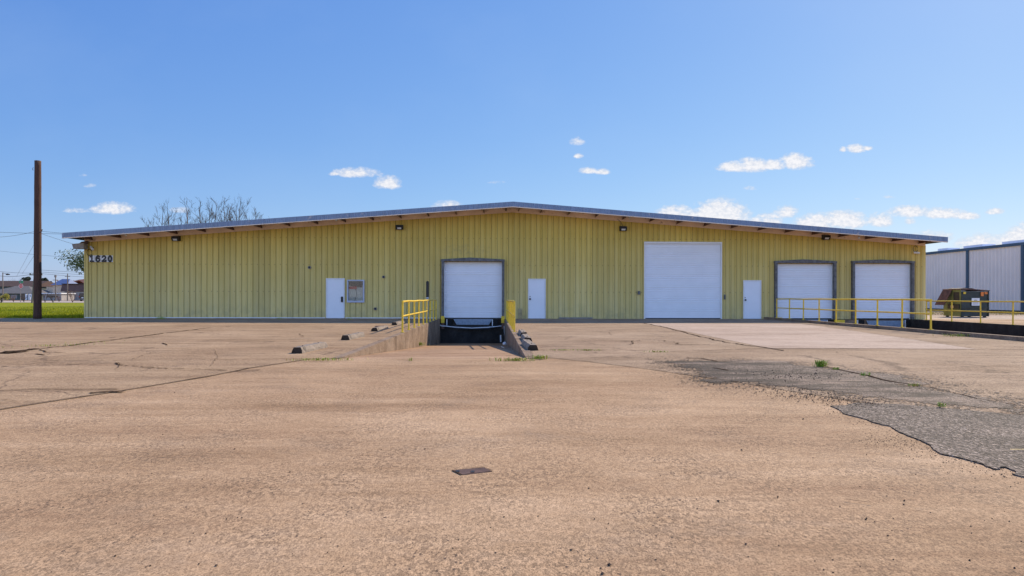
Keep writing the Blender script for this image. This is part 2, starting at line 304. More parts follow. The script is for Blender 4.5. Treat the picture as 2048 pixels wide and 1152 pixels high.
PER_ = 0.3048
def wall_mat():
    m, t, b, v = base_mat('lime_yellow_ribbed_sheet')
    n = noise_tex(t, v, 0.5, 6, 0.6); ns = noise_tex(t, v, 1.0, 6, 0.65, (3.3, 1, 0.25))
    f = MT(t, 'ADD', MT(t, 'MULTIPLY', n, 0.5), MT(t, 'MULTIPLY', ns, 0.5))
    c = RAMP(t, f, [(0.36, (0.585, 0.415, 0.075)), (0.5, (0.645, 0.47, 0.095)), (0.64, (0.69, 0.515, 0.125))])
    s = N(t, 'ShaderNodeSeparateXYZ', ins={0: v})
    # light gradient painted in: warm yellow above, paler and greyer towards the foot
    lit_grad = MT(t, 'MULTIPLY', MT(t, 'SUBTRACT', 4.6, s.outputs[2]), 0.20, clamp=True)
    lit_grad = MT(t, 'MULTIPLY', lit_grad, RAMP(t, ns, [(0.3, 0.55), (0.65, 0.95)]))
    c = MIX(t, lit_grad, c, (0.73, 0.60, 0.29))
    pn = MT(t, 'FLOOR', MT(t, 'DIVIDE', MT(t, 'ADD', s.outputs[0], 0.1 + 30.48 - 0.2), PER_ * 3))
    wn_ = N(t, 'ShaderNodeTexWhiteNoise', noise_dimensions='1D', ins={'W': pn}).outputs[0]
    c = MIX(t, 1.0, c, RAMP(t, wn_, [(0.0, 0.90), (1.0, 1.06)]), 'MULTIPLY')
    # splash dirt and chalking that sits on the lowest half metre of the sheets
    low = MT(t, 'MULTIPLY', MT(t, 'SUBTRACT', 0.9, s.outputs[2]), 1.1, clamp=True)
    dn = RAMP(t, noise_tex(t, v, 2.2, 7, 0.7), [(0.42, 0.0), (0.66, 1.0)])
    c = MIX(t, MT(t, 'MULTIPLY', MT(t, 'MULTIPLY', low, dn), 0.45), c, (0.20, 0.20, 0.15))
    # smudges where an old sign was taken down above the centre dock
    ex = MT(t, 'DIVIDE', MT(t, 'ADD', s.outputs[0], 2.5), 1.6); ez = MT(t, 'DIVIDE', MT(t, 'SUBTRACT', s.outputs[2], 3.75), 0.35)
    e = MT(t, 'SUBTRACT', 1.0, MT(t, 'ADD', MT(t, 'MULTIPLY', ex, ex), MT(t, 'MULTIPLY', ez, ez)), clamp=True)
    c = MIX(t, MT(t, 'MULTIPLY', MT(t, 'MULTIPLY', e, RAMP(t, noise_tex(t, v, 3.0, 6, .7), [(.45, 0.0), (.6, 1.0)])), 0.4), c, (0.25, 0.24, 0.13))
    # rust runs
    rr = RAMP(t, noise_tex(t, v, 1.0, 7, 0.7, (9, 1, 0.5)), [(0.70, 0.0), (0.78, 1.0)])
    c = MIX(t, MT(t, 'MULTIPLY', rr, 0.35), c, (0.24, 0.16, 0.07))
    # rib shade painted as dark lines at each rib foot and a band beside
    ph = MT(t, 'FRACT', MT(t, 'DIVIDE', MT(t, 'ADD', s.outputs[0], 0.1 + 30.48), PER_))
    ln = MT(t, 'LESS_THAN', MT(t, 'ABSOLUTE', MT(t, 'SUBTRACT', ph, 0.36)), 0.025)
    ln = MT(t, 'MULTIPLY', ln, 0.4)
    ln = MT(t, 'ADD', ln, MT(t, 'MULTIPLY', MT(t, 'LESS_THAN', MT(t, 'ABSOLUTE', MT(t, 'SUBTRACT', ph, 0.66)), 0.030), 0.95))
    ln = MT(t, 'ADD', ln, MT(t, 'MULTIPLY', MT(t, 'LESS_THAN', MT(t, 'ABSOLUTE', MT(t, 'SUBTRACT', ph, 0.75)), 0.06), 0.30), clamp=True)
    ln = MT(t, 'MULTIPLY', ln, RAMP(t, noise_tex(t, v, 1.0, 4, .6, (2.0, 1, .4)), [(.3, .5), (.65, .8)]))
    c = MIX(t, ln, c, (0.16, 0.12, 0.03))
    t.links.new(c, b.inputs['Base Color']); b.inputs['Roughness'].default_value = 0.5; b.inputs['Specular IOR Level'].default_value = 0.3
    nb = noise_tex(t, v, 1.0, 3, 0.5, (6, 1, 1.2))
    bp = N(t, 'ShaderNodeBump', ins={'Strength': 0.25, 'Distance': 0.02, 'Height': nb}); t.links.new(bp.outputs[0], b.inputs['Normal'])
    return m
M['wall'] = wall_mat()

def grass_mat():
    m, t, b, v = base_mat('lawn_green')
    n = noise_tex(t, v, 2.0, 8, 0.75); n2 = noise_tex(t, v, 0.25, 4, 0.6)
    c = RAMP(t, n, [(0.35, (0.11, 0.13, 0.008)), (0.5, (0.21, 0.235, 0.010)), (0.66, (0.37, 0.35, 0.03))])
    c = MIX(t, RAMP(t, n2, [(0.45, 0.0), (0.65, 0.5)]), c, (0.24, 0.22, 0.03))
    t.links.new(c, b.inputs['Base Color']); b.inputs['Roughness'].default_value = 0.9; b.inputs['Specular IOR Level'].default_value = 0.05
    bp = N(t, 'ShaderNodeBump', ins={'Strength': 0.4, 'Distance': 0.1, 'Height': noise_tex(t, v, 9, 6, .7)}); t.links.new(bp.outputs[0], b.inputs['Normal'])
    return m
M['grass'] = grass_mat()

def ramp_mat():
    m = concrete('ramp_concrete', (0.30, 0.18, 0.105), (0.41, 0.26, 0.155), (0.52, 0.345, 0.215), speck=0.5)
    t = m.node_tree; b = [n for n in t.nodes if n.type == 'BSDF_PRINCIPLED'][0]
    src = b.inputs['Base Color'].links[0].from_socket
    v = [n for n in t.nodes if n.type == 'TEX_COORD'][0].outputs['Object']
    s = N(t, 'ShaderNodeSeparateXYZ', ins={0: v})
    # rust-coloured silt washed down to the drain end of the ramp
    f = MT(t, 'MULTIPLY', MT(t, 'ADD', s.outputs[1], 12.0), 0.16, clamp=True)
    f = MT(t, 'MULTIPLY', f, RAMP(t, noise_tex(t, v, 1.0, 6, .65, (.3, 1.2, 1)), [(.4, .15), (.62, .9)]))
    c = MIX(t, f, src, (0.30, 0.155, 0.06)); t.links.new(c, b.inputs['Base Color'])
    return m
M['ramp'] = ramp_mat()

def glass_mat():
    m, t, b, v = base_mat('window_glass')
    b.inputs['Base Color'].default_value = (0.9, 0.95, 0.95, 1); b.inputs['Roughness'].default_value = 0.02
    tr = N(t, 'ShaderNodeBsdfTransparent', ins={0: (0.85, 0.88, 0.88, 1)}); gl = N(t, 'ShaderNodeBsdfGlossy', ins={'Roughness': 0.02})
    fr = N(t, 'ShaderNodeFresnel', ins={0: 1.5}); mx = N(t, 'ShaderNodeMixShader', ins={0: MT(t, 'MULTIPLY', fr.outputs[0], 0.8, clamp=True), 1: tr.outputs[0], 2: gl.outputs[0]})
    o = [n for n in t.nodes if n.type == 'OUTPUT_MATERIAL'][0]; t.links.new(mx.outputs[0], o.inputs[0])
    return m
M['glass'] = glass_mat()

# ------------------------------------------------------------------ mesh builder
class MB:
    def __init__(s): s.v = []; s.f = []; s.m = []; s.mi = 0
    def add(s, vs, fs):
        o = len(s.v); s.v += [tuple(p) for p in vs]; s.f += [tuple(i + o for i in f) for f in fs]; s.m += [s.mi] * len(fs)
        return s
    def box(s, x0, x1, y0, y1, z0, z1):
        vs = [(x, y, z) for z in (z0, z1) for y in (y0, y1) for x in (x0, x1)]
        return s.add(vs, [(0, 2, 3, 1), (4, 5, 7, 6), (0, 1, 5, 4), (2, 6, 7, 3), (0, 4, 6, 2), (1, 3, 7, 5)])
    def tube(s, pts, r, n=6, cap=True):
        pts = [Vector(p) for p in pts]; rs = r if hasattr(r, '__len__') else [r] * len(pts)
        vs = []; fs = []
        for i, p in enumerate(pts):
            d = (pts[min(i + 1, len(pts) - 1)] - pts[max(i - 1, 0)]).normalized()
            a = Vector((0, 0, 1)) if abs(d.z) < 0.9 else Vector((1, 0, 0))
            u = d.cross(a).normalized(); w_ = d.cross(u)
            for k in range(n):
                an = 2 * math.pi * k / n; vs.append(p + (u * math.cos(an) + w_ * math.sin(an)) * rs[i])
        for i in range(len(pts) - 1):
            for k in range(n):
                fs.append((i * n + k, i * n + (k + 1) % n, (i + 1) * n + (k + 1) % n, (i + 1) * n + k))
        if cap: fs.append(tuple(range(n))[::-1]); fs.append(tuple((len(pts) - 1) * n + k for k in range(n)))
        return s.add(vs, fs)
    def poly(s, pts, z=0.0, z2=None):
        """flat polygon (x,y) at z; with z2 < z a skirt down to z2"""
        p3 = [Vector((p[0], p[1], z)) for p in pts]; n = len(p3)
        tris = tessellate_polygon([p3]); fs = []
        for tr in tris:
            a, b, c = (p3[i] for i in tr)
            fs.append(tuple(tr) if (b - a).cross(c - a).z > 0 else tuple(tr)[::-1])
        vs = list(p3)
        if z2 is not None:
            vs += [Vector((p[0], p[1], z2)) for p in pts]
            for i in range(n): fs.append((i, (i + 1) % n, n + (i + 1) % n, n + i))
        return s.add(vs, fs)
    def prism(s, prof, axis, a, b):
        """closed 2-D profile extruded along an axis from a to b"""
        def mk(p, t):
            if axis == 'x': return (t, p[0], p[1])
            if axis == 'y': return (p[0], t, p[1])
            return (p[0], p[1], t)
        n = len(prof); vs = [mk(p, a) for p in prof] + [mk(p, b) for p in prof]
        fs = [(i, (i + 1) % n, n + (i + 1) % n, n + i) for i in range(n)] + [tuple(range(n))[::-1], tuple(range(n, 2 * n))]
        return s.add(vs, fs)
    def build(s, name, mats, parent=None, bevel=0, smooth=False, local=False):
        me = bpy.data.meshes.new(name); me.from_pydata(s.v, [], s.f)
        if not isinstance(mats, (list, tuple)): mats = [mats]
        for m in mats: me.materials.append(m)
        if len(mats) > 1: me.polygons.foreach_set('material_index', s.m)
        bm = bmesh.new(); bm.from_mesh(me)
        if bevel: bmesh.ops.bevel(bm, geom=list(bm.edges), offset=bevel, segments=2, affect='EDGES', clamp_overlap=True)
        bmesh.ops.recalc_face_normals(bm, faces=bm.faces) if not getattr(s, 'keep', False) else None
        bm.to_mesh(me); bm.free()
        if smooth: me.shade_smooth()
        o = bpy.data.objects.new(name, me); COL.objects.link(o)
        if parent:
            o.parent = parent
            if not local:
                q = parent; off = Vector((0, 0, 0))
                while q: off += q.location; q = q.parent
                o.location = -off
        return o
def tag(o, label=None, cat=None, group=None, kind=None):
    if label: o['label'] = label
    if cat: o['category'] = cat
    if group: o['group'] = group
    if kind: o['kind'] = kind
    return o
def thing(name, loc, label, cat, group=None):
    o = bpy.data.objects.new(name, None); COL.objects.link(o); o.location = loc; o.empty_display_size = 0.2
    return tag(o, label, cat, group)
def copy_tree(o, parent=None):
    c = o.copy(); COL.objects.link(c)
    if parent: c.parent = parent
    for ch in list(o.children): copy_tree(ch, c)
    return c
def struct(o): o['kind'] = 'structure'; return o
def jitter(pts, amp, step=0.12, seed=0, closed=False):
    out = []; n = len(pts); rng = n if closed else n - 1
    for i in range(rng):
        a = Vector((*pts[i], 0)); b = Vector((*pts[(i + 1) % n], 0)); L = (b - a).length; k = max(1, min(400, int(L / step)))
        nn = Vector((-(b - a).y, (b - a).x, 0)).normalized() if L > 0 else Vector((0, 0, 0))
        for j in range(k):
            p = a.lerp(b, j / k)
            d = mnoise.noise(p * 1.1 + Vector((seed * 7.3, 0, 0))) + 0.6 * mnoise.noise(p * 4.0 + Vector((seed, 5, 0))) + 0.35 * mnoise.noise(p * 13.0) + 0.35 * mnoise.noise(p * 34.0)
            q = p + nn * d * amp; out.append((q.x, q.y))
    if not closed: out.append(tuple(pts[-1]))
    return out

# ------------------------------------------------------------------ ground, yard, ramps
PL, PR, PY = -3.87, -0.42, -24.2            # truck ramp: inner faces and near end
WT = 0.2                                    # wall thickness
def X2L(y): return 13.95 + 0.031 * (y + 1)     # second ramp: kerb-side inner face
def X2R(y): return 21.85 + 0.03 * (y + 1)
P2Y = -26.0; FX0, FX1 = -22.77, 22.77; BD = 42.0
yard = MB()
NE = -60
yard.poly([(-70, NE), (45, NE), (45, P2Y), (-70, P2Y)])
yard.poly([(-70, P2Y), (PL - WT, P2Y), (PL - WT, 0), (-70, 0)])
yard.poly([(PL - WT, P2Y), (PR + WT, P2Y), (PR + WT, PY), (PL - WT, PY)])
yard.poly([(PR + WT, P2Y), (X2L(P2Y) - WT, P2Y), (X2L(0) - WT, 0), (PR + WT, 0)])
yard.poly([(X2R(P2Y) + WT, P2Y), (60, P2Y), (60, 0), (X2R(0) + WT, 0)])
struct(yard.build('yard_pavement', M['yard']))
struct(MB().poly([(22.9, 0), (60, 0), (60, 9), (22.9, 9)], -0.002).build('side_apron_pavement', M['apron']))
gr = MB(); B = 4000
for x0, x1, y0, y1 in ((-B, B, -B, NE), (-B, -70, NE, 0), (60, B, NE, 0), (-B, B, 0, B)):
    gr.poly([(x0, y0), (x1, y0), (x1, y1), (x0, y1)], -0.03)
struct(gr.build('ground', M['soil']))
struct(MB().poly([(-120, 0.05), (FX0, 0.05), (FX0, BD), (60, BD), (60, 9), (160, 9), (160, 94), (-400, 94), (-400, 0.05)], -0.012).build('lawn', M['grass']))
struct(MB().poly([(-420, 97), (200, 97), (200, 140), (-420, 140)], -0.008).build('road', M['road']))

# left parking area beyond the long joint, right parking area, new pale slab, asphalt
jl = [G(620, 718.5), G(500, 737), G(420, 753), G(240, 783), G(120, 801), G(0, 820)]
dxy = ((jl[5][0] - jl[4][0]) * 6, (jl[5][1] - jl[4][1]) * 6)
far_l = (jl[5][0] + dxy[0], jl[5][1] + dxy[1])
lotL = MB(); lotL.poly([(PL - WT - .002, -0.01), (-60, -0.01), far_l] + jl[::-1] + [(PL - WT - .002, PY)], 0.004)
struct(lotL.build('parking_lot', M['lot']))
jr = [G(1098, 716), G(1180, 724), G(1300, 739), G(1500, 769), G(1640, 792), G(1760, 812), G(2048, 880)]
lotR = MB(); lotR.poly([(PR + WT + .002, -0.01), (PR + WT + .002, PY)] + jr + [(12.6, -33), (X2L(-25.9) - WT - .01, -25.9), (X2L(0) - WT - .01, -0.01)], 0.004)
struct(lotR.build('loading_lot', M['lot_right']))
slab = [G(1292, 647), G(1540, 697.5), G(1740, 697.5), G(1955, 699), G(1800, 675), G(1640, 652.5), G(1600, 648)]
struct(MB().poly(slab, 0.008).build('pale_slab', M['slab']))
up_edge = [G(*p) for p in ((1650, 736), (1700, 745), (1750, 757), (1790, 766), (1840, 774), (1900, 786), (1960, 799), (2050, 815), (2200, 842))]
lowA = [G(*p) for p in ((2200, 850), (2048, 832), (1900, 815), (1800, 808), (1700, 803), (1640, 793), (1560, 776), (1500, 762), (1455, 748), (1440, 738), (1425, 731), (1462, 727), (1430, 722), (1372, 717), (1420, 716), (1500, 719), (1580, 726))]
bx_ = [G(1290, 706), G(2250, 706), G(2350, 870), G(1300, 822)]
aw = MB(); aw.poly(bx_, 0.0095)
struct(aw.build('worn_asphalt_strip', M['asphalt_worn']))
lowB = [G(*p) for p in ((1662, 813), (1683, 823), (1684, 828), (1730, 840), (1752, 848), (1784, 854), (1800, 865), (1822, 874), (1852, 886), (1866, 899), (1880, 909), (1905, 914), (1940, 924), (1965, 933), (1990, 941), (2004, 940), (2006, 936), (2030, 945), (2022, 950), (2052, 957), (2120, 975), (2300, 1010))]
upB = [G(*p) for p in ((2300, 850), (2048, 833), (1900, 818), (1800, 810), (1710, 807), (1692, 812))]
ab = MB(); ab.poly(jitter(lowB, 0.028, 0.02, 1) + jitter(upB, 0.012, 0.05, 2), 0.010, -0.01)
struct(ab.build('asphalt_patch', M['asphalt']))

# cracks and joints: thin dirt-filled ribbons, one mesh each kind
def ribbon(mb, pts, w0, z, amp=0.03, seed=0, step=0.15, gaps=0.0):
    ps = jitter(pts, amp, step, seed); rr = random.Random(seed + 5)
    for i in range(len(ps) - 1):
        if rr.random() < gaps: continue
        a, b = Vector((*ps[i], z)), Vector((*ps[i + 1], z)); d = b - a
        if d.length < 1e-5: continue
        n = Vector((-d.y, d.x, 0)).normalized(); wa = w0 * (0.6 + 0.8 * abs(mnoise.noise(a * 2.0))); wb = w0 * (0.6 + 0.8 * abs(mnoise.noise(b * 2.0)))
        mb.add([a - n * wa, b - n * wb, b + n * wb, a + n * wa], [(0, 1, 2, 3)])
ck = MB()
def crack(pix, w=0.012, amp=0.05, seed=1, gaps=0.05): ribbon(ck, [G(*p) for p in pix], w, 0.0145, amp, seed, 0.08, gaps)
ribbon(ck, jl, 0.014, 0.012, 0.008, 2, 0.2, 0.02)
ribbon(ck, jr[:6], 0.008, 0.0155, 0.008, 2, 0.2, 0.15)
crack([(0, 783), (60, 780), (160, 781), (235, 780)], 0.022, 0.03, 3)
crack([(0, 800), (25, 803), (48, 806), (75, 806)], 0.006, .03, 4)
crack([(180, 788), (215, 785), (248, 785)], 0.05, .05, 5, .1)
crack([(0, 708), (60, 701), (130, 693), (190, 685), (330, 667), (420, 656)], 0.045, .05, 6, .1)
crack([(0, 707), (20, 706), (48, 706)], 0.22, .08, 7)
crack([(10, 704), (40, 702), (75, 698)], 0.12, .08, 71)
crack([(0, 735), (90, 727), (190, 731)], 0.014, .08, 72, .4)
crack([(1300, 656), (1440, 660), (1700, 662)], 0.014, .06, 73, .5)
crack([(78, 700), (92, 705), (110, 705), (130, 706)], 0.025, .05, 8)
crack([(70, 709), (88, 711)], 0.035, .05, 9)
crack([(170, 726), (235, 726), (240, 730), (228, 740)], 0.005, .03, 10)
crack([(228, 727), (242, 731), (300, 735), (340, 738), (420, 740), (480, 743), (520, 741)], 0.022, .1, 11, .3)
crack([(262, 720), (275, 715), (300, 708), (310, 705), (350, 702), (400, 699)], 0.009, .05, 12, .35)
crack([(430, 700), (428, 706), (436, 712), (432, 720), (424, 728), (418, 735)], 0.004, .05, 13, .2)
crack([(200, 687), (300, 687), (325, 687), (335, 691)], 0.03, .05, 14, .1)
crack([(335, 688), (480, 686), (620, 683)], 0.02, .04, 15, .3)
crack([(560, 666), (600, 668), (604, 674)], 0.012, .1, 16)
crack([(0, 725), (180, 722), (420, 721), (620, 720)], 0.016, .02, 17, .35)
crack([(240, 676), (263, 675)], 0.03, .08, 18); crack([(440, 652), (470, 650), (520, 648)], 0.01, .05, 19, .3)
crack([(520, 662), (760, 658)], 0.008, .04, 20, .3); crack([(820, 663), (790, 670), (700, 672), (600, 673)], .006, .05, 21, .4)
# right-hand lot
crack([(1290, 647), (1330, 655), (1390, 671), (1450, 685), (1540, 698), (1565, 702)], 0.035, .08, 22)
crack([(1040, 702), (1120, 700), (1190, 701), (1260, 702), (1330, 704)], 0.022, .04, 23, .3)
crack([(1265, 690), (1262, 683), (1300, 680), (1330, 682), (1365, 690), (1420, 690)], .02, .15, 24, .25)
crack([(1130, 655), (1160, 660), (1215, 665), (1224, 671)], .008, .08, 25, .2)
crack([(1290, 668), (1310, 668), (1360, 672)], .01, .08, 26, .3); crack([(1372, 717), (1405, 718), (1436, 724)], .035, .03, 27)
crack([(1425, 737), (1440, 739), (1456, 742)], .03, .03, 28)
crack([(1652, 735), (1700, 745), (1748, 756), (1765, 761), (1800, 767), (1835, 771)], 0.030, .03, 29, 0)
crack([(1835, 771), (1900, 786), (1958, 799), (2050, 815)], 0.010, .03, 30, .2)
crack([(1340, 704), (1470, 700), (1540, 697.5), (1700, 698), (1955, 699.5), (2048, 700)], 0.02, .01, 31, .15)
crack([(1600, 648), (1640, 653), (1720, 664), (1800, 676), (1880, 688), (1955, 699)], 0.012, .02, 32, .2)
crack([(1800, 676), (1900, 677), (2000, 683), (2048, 684.5)], 0.02, .1, 33, .3)
crack([(1480, 667), (1640, 671), (1700, 672)], .02, .02, 34, .3)
crack([(1010, 712), (1075, 716), (1100, 717)], .02, .05, 36, .1)
crack([(1690, 1002), (1745, 1010)], .003, .02, 37); crack([(1925, 968), (2000, 985), (2048, 998)], .0025, .02, 38, .2)
ribbon(ck, [G(p[0], p[1], .02) for p in ((1715, 808), (1800, 811), (1880, 815), (1960, 822), (2048, 831))], .007, .0225, .01, 39, .05, .1)
struct(ck.build('pavement_cracks', M['crack']))
pl = MB(); ps = [G(*p) for p in ((1985, 899), (2060, 899.6))]; ribbon(pl, [G(1990, 899.5, .02), G(2080, 899.5, .02)], .006, .024, .002, 3, .1, .3)
struct(pl.build('painted_line_marking', M['yellow']))

# truck ramp 1
def rz(y): return max(-1.32, 0.0 - 0.056 * (y - PY)) if y > PY else 0
rm = MB(); ys = [PY, -22, -18, -14, -10, -6, -3, -1.2, -0.12]
for a, b in zip(ys[:-1], ys[1:]):
    rm.add([(PL - .02, a, rz(a)), (PR + .02, a, rz(a)), (PR + .02, b, rz(b)), (PL - .02, b, rz(b))], [(0, 1, 2, 3)])
struct(rm.build('truck_ramp', M['ramp']))
def rwall(x0, x1, name, label, top=0.012):
    m = MB(); n = 40
    for i in range(n):
        a = PY + (0 - PY) * i / n; b = PY + (0 - PY) * (i + 1) / n
    prof = [(PY, top), (-0.13, top), (-0.13, -1.6), (PY, -0.25)]
    m.prism(prof, 'x', x0, x1)
    o = m.build(name, M['wallc'], bevel=0.012); tag(o, label, 'retaining wall', 'walls of the truck ramps'); return o
rwall(PL - WT, PL, 'ramp_wall', 'long sunlit stained concrete wall on the left side of the middle truck ramp')
rwall(PR, PR + WT, 'ramp_wall', 'long shaded concrete wall on the right side of the middle truck ramp')
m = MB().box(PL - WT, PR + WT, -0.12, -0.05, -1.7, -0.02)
tag(m.build('dock_face_wall', M['darkc']), 'concrete face darkened for pit shade under the middle dock door', 'retaining wall', 'dock faces under the doors')
# ramp 2
rm = MB(); a, b = P2Y, -0.12
for a, b in ((P2Y, -20), (-20, -12), (-12, -5), (-5, -0.12)):
    za, zb = (0.0 - 0.052 * (a - P2Y)), (0.0 - 0.052 * (b - P2Y))
    rm.add([(X2L(a) - .02, a, za), (X2R(a) + .02, a, za), (X2R(b) + .02, b, zb), (X2L(b) - .02, b, zb)], [(0, 1, 2, 3)])
struct(rm.build('side_truck_ramp', M['ramp']))
def slwall(fx, s, top, name, label, mat):
    pts = [(fx(P2Y), P2Y), (fx(-.13), -.13), (fx(-.13) + s, -.13), (fx(P2Y) + s, P2Y)]
    m = MB(); m.poly(pts, top, -1.7); o = m.build(name, mat); tag(o, label, 'retaining wall', 'walls of the truck ramps'); return o
slwall(X2L, -WT, 0.12, 'ramp_kerb_wall', 'low concrete kerb wall carrying the yellow railing in front of the right doors', M['wallc'])
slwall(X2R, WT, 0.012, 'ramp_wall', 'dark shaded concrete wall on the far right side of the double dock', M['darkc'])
m = MB().box(X2L(0) - WT, X2R(0) + WT, -0.12, -0.05, -1.7, -0.02)
tag(m.build('dock_face_wall', M['wallc']), 'grey concrete face under the two dock doors on the right', 'retaining wall', 'dock faces under the doors')

# ------------------------------------------------------------------ warehouse
RT0, SL = 6.11, 0.0755
def zr(x): return RT0 - SL * abs(x)
OH = 1.5
wh = thing('warehouse', (0, 0, 0), 'long low lime yellow ribbed metal warehouse with white doors and a shallow gable roof', 'warehouse')
def rect(x0, y0, x1, y1, Y=0):
    a = FP(x0, y0, Y); b = FP(x1, y1, Y); return (a[0], b[0], b[1], a[1])
doorA = rect(652.5, 556.5, 689.5, 636); doorB = rect(1056, 557.5, 1091, 637); doorC = rect(1486, 560.5, 1521.5, 638.5)
win = rect(694.5, 559.5, 729, 605)
ohc = rect(887, 522, 1005, 637); big = rect(1288, 483.5, 1443, 638); oh2 = rect(1551, 527, 1665, 639); oh3 = rect(1705.5, 527, 1820, 639)
openings = [(d[0], d[1], 0.0 if d is not win else d[2], d[3]) for d in (doorA, doorB, doorC, win, ohc, big, oh2, oh3)]
PER = 0.3048
def yoff(x):
    p = ((x + 0.1) / PER) % 1.0
    if p < .36 or p > .64: return 0.0 if not (.16 < p < .20 or .80 < p < .84) else -0.006
    if p < .44: return -0.042 * (p - .36) / .08
    if p > .56: return -0.042 * (.64 - p) / .08
    return -0.042
xs = set()
k0 = int(FX0 / PER) - 2
for k in range(k0, -k0 + 2):
    for p in (0, .159, .161, .199, .201, .36, .44, .56, .64, .799, .801, .839, .841):
        x = (k + p) * PER - 0.1
        if FX0 < x < FX1: xs.add(round(x, 5))
for o in openings: xs.add(round(o[0], 5)); xs.add(round(o[1], 5))
xs |= {FX0, FX1, 0.0}
xs = sorted(xs)
fwm = MB(); WTOP = 0.30
for a, b in zip(xs[:-1], xs[1:]):
    if b - a < 1e-5: continue
    mid = (a + b) / 2; cuts = sorted([(o[2], o[3]) for o in openings if o[0] < mid < o[1]])
    z = 0.0; segs = []
    for c in cuts:
        if c[0] > z + 1e-4: segs.append((z, c[0]))
        z = c[1]
    segs.append((z, None))
    for s0, s1 in segs:
        za = zr(a) - WTOP if s1 is None else s1; zb = zr(b) - WTOP if s1 is None else s1
        fwm.add([(a, yoff(a), s0), (b, yoff(b), s0), (b, yoff(b), zb), (a, yoff(a), za)], [(0, 1, 2, 3)])
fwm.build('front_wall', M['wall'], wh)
sw = MB(); ny = int(BD / PER)
for sx, X in ((-1, FX0), (1, FX1)):
    for k in range(ny):
        for p, q in ((0, .36), (.36, .44), (.44, .56), (.56, .64), (.64, 1)):
            ya, yb = (k + p) * PER, (k + q) * PER; oa, ob = -yoff((k + p + 1e-4) * PER - .1), -yoff((k + q - 1e-4) * PER - .1)
            sw.add([(X + sx * oa, ya, 0), (X + sx * ob, yb, 0), (X + sx * ob, yb, zr(X) - .1), (X + sx * oa, ya, zr(X) - .1)], [(0, 1, 2, 3)])
sw.add([(FX0, BD, 0), (FX1, BD, 0), (FX1, BD, zr(FX1) - .1), (0, BD, zr(0) - .1), (FX0, BD, zr(FX0) - .1)], [(0, 1, 2, 3, 4)])
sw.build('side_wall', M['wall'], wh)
# inner dark box so that openings do not show sky
ib = MB(); ib.box(FX0 + .2, FX1 - .2, 0.35, 0.4, 0.0, 3.9); ib.build('inner_lining', M['flat_black'], wh)
# roof sheet
RX = 23.05
rf = MB()
for s in (-1, 1):
    for y0, y1 in ((-OH, BD + .4),):
        a0 = (0, zr(0)); a1 = (s * RX, zr(RX))
        rf.add([(a0[0], y0, a0[1]), (a1[0], y0, a1[1]), (a1[0], y1, a1[1]), (a0[0], y1, a0[1]),
                (a0[0], y0, a0[1] - .03), (a1[0], y0, a1[1] - .03), (a1[0], y1, a1[1] - .03), (a0[0], y1, a0[1] - .03)],
               [(0, 1, 2, 3), (4, 7, 6, 5), (0, 4, 5, 1), (1, 5, 6, 2), (2, 6, 7, 3)])
rf.build('roof', [M['beige']], wh)
rt = MB()
for s in (-1, 1):
    n = 0
    y = -OH + .1
    while y < BD:
        rt.add([(0, y, zr(0) + .004), (s * RX, y, zr(RX) + .004), (s * RX, y + .02, zr(RX) + .035), (0, y + .02, zr(0) + .035),
                (s * RX, y + .05, zr(RX) + .004), (0, y + .05, zr(0) + .004)], [(0, 1, 2, 3), (3, 2, 4, 5)]); y += .3
rt.build('roof_rib', M['roof'], wh)
# fascia (fluted) on the gable edge
fa = MB(); nseg = 920
FH = 0.215
for i in range(nseg):
    a = -RX + 2 * RX * i / nseg; b = -RX + 2 * RX * (i + 1) / nseg
    ya = -OH - .05 - (.012 if i % 2 else 0); yb = -OH - .05 - (.012 if (i + 1) % 2 else 0)
    fa.add([(a, ya, zr(a) - FH), (b, yb, zr(b) - FH), (b, yb - .01, zr(b) + .035), (a, ya - .01, zr(a) + .035), (a, -OH + .03, zr(a) + .045), (b, -OH + .03, zr(b) + .045)],
           [(0, 1, 2, 3), (3, 2, 5, 4)])
for s in (-1, 1):
    X = s * RX; fa.add([(X, -OH - .05, zr(X) - FH), (X, -OH + .03, zr(X) - FH), (X, -OH + .03, zr(X) + .045), (X, -OH - .06, zr(X) + .035)], [(0, 1, 2, 3)])
    fa.add([(X, -OH + .03, zr(X) - .2), (X, BD, zr(X) - .2), (X, BD, zr(X) + .03), (X, -OH + .03, zr(X) + .03)], [(0, 1, 2, 3)])
fa.build('fascia', M['fascia'], wh)
tr = MB()
for s in (-1, 1):
    tr.add([(0, -OH - .055, zr(0) - FH), (s * RX, -OH - .055, zr(RX) - FH), (s * RX, -OH + .02, zr(RX) - FH - .0), (0, -OH + .02, zr(0) - FH),
            (0, -OH - .055, zr(0) - FH - .035), (s * RX, -OH - .055, zr(RX) - FH - .035), (s * RX, -OH + .02, zr(RX) - FH - .035), (0, -OH + .02, zr(0) - FH - .035)],
           [(0, 1, 2, 3), (4, 7, 6, 5), (0, 4, 5, 1), (3, 2, 6, 7), (1, 5, 6, 2)])
tr.build('fascia_trim', M['beige'], wh)
cl = MB()
for s in (-1, 1):
    X = s * 22.8
    cl.add([(0, -.055, zr(0) - .33), (X, -.055, zr(X) - .33), (X, -.055, zr(X) - .031), (0, -.055, zr(0) - .031), (0, .05, zr(0) - .33), (X, .05, zr(X) - .33)], [(0, 1, 2, 3), (0, 4, 5, 1)])
    cl.add([(0, -.09, zr(0) - .34), (X, -.09, zr(X) - .34), (X, -.09, zr(X) - .312), (0, -.09, zr(0) - .312), (0, -.055, zr(0) - .34), (X, -.055, zr(X) - .34), (0, -.055, zr(0) - .312), (X, -.055, zr(X) - .312)],
           [(0, 1, 2, 3), (0, 4, 5, 1), (3, 2, 7, 6)])
cl.build('eave_closure', M['beige'], wh)
pxs = [.37] + [1.55 + 1.49 * k for k in range(15)]
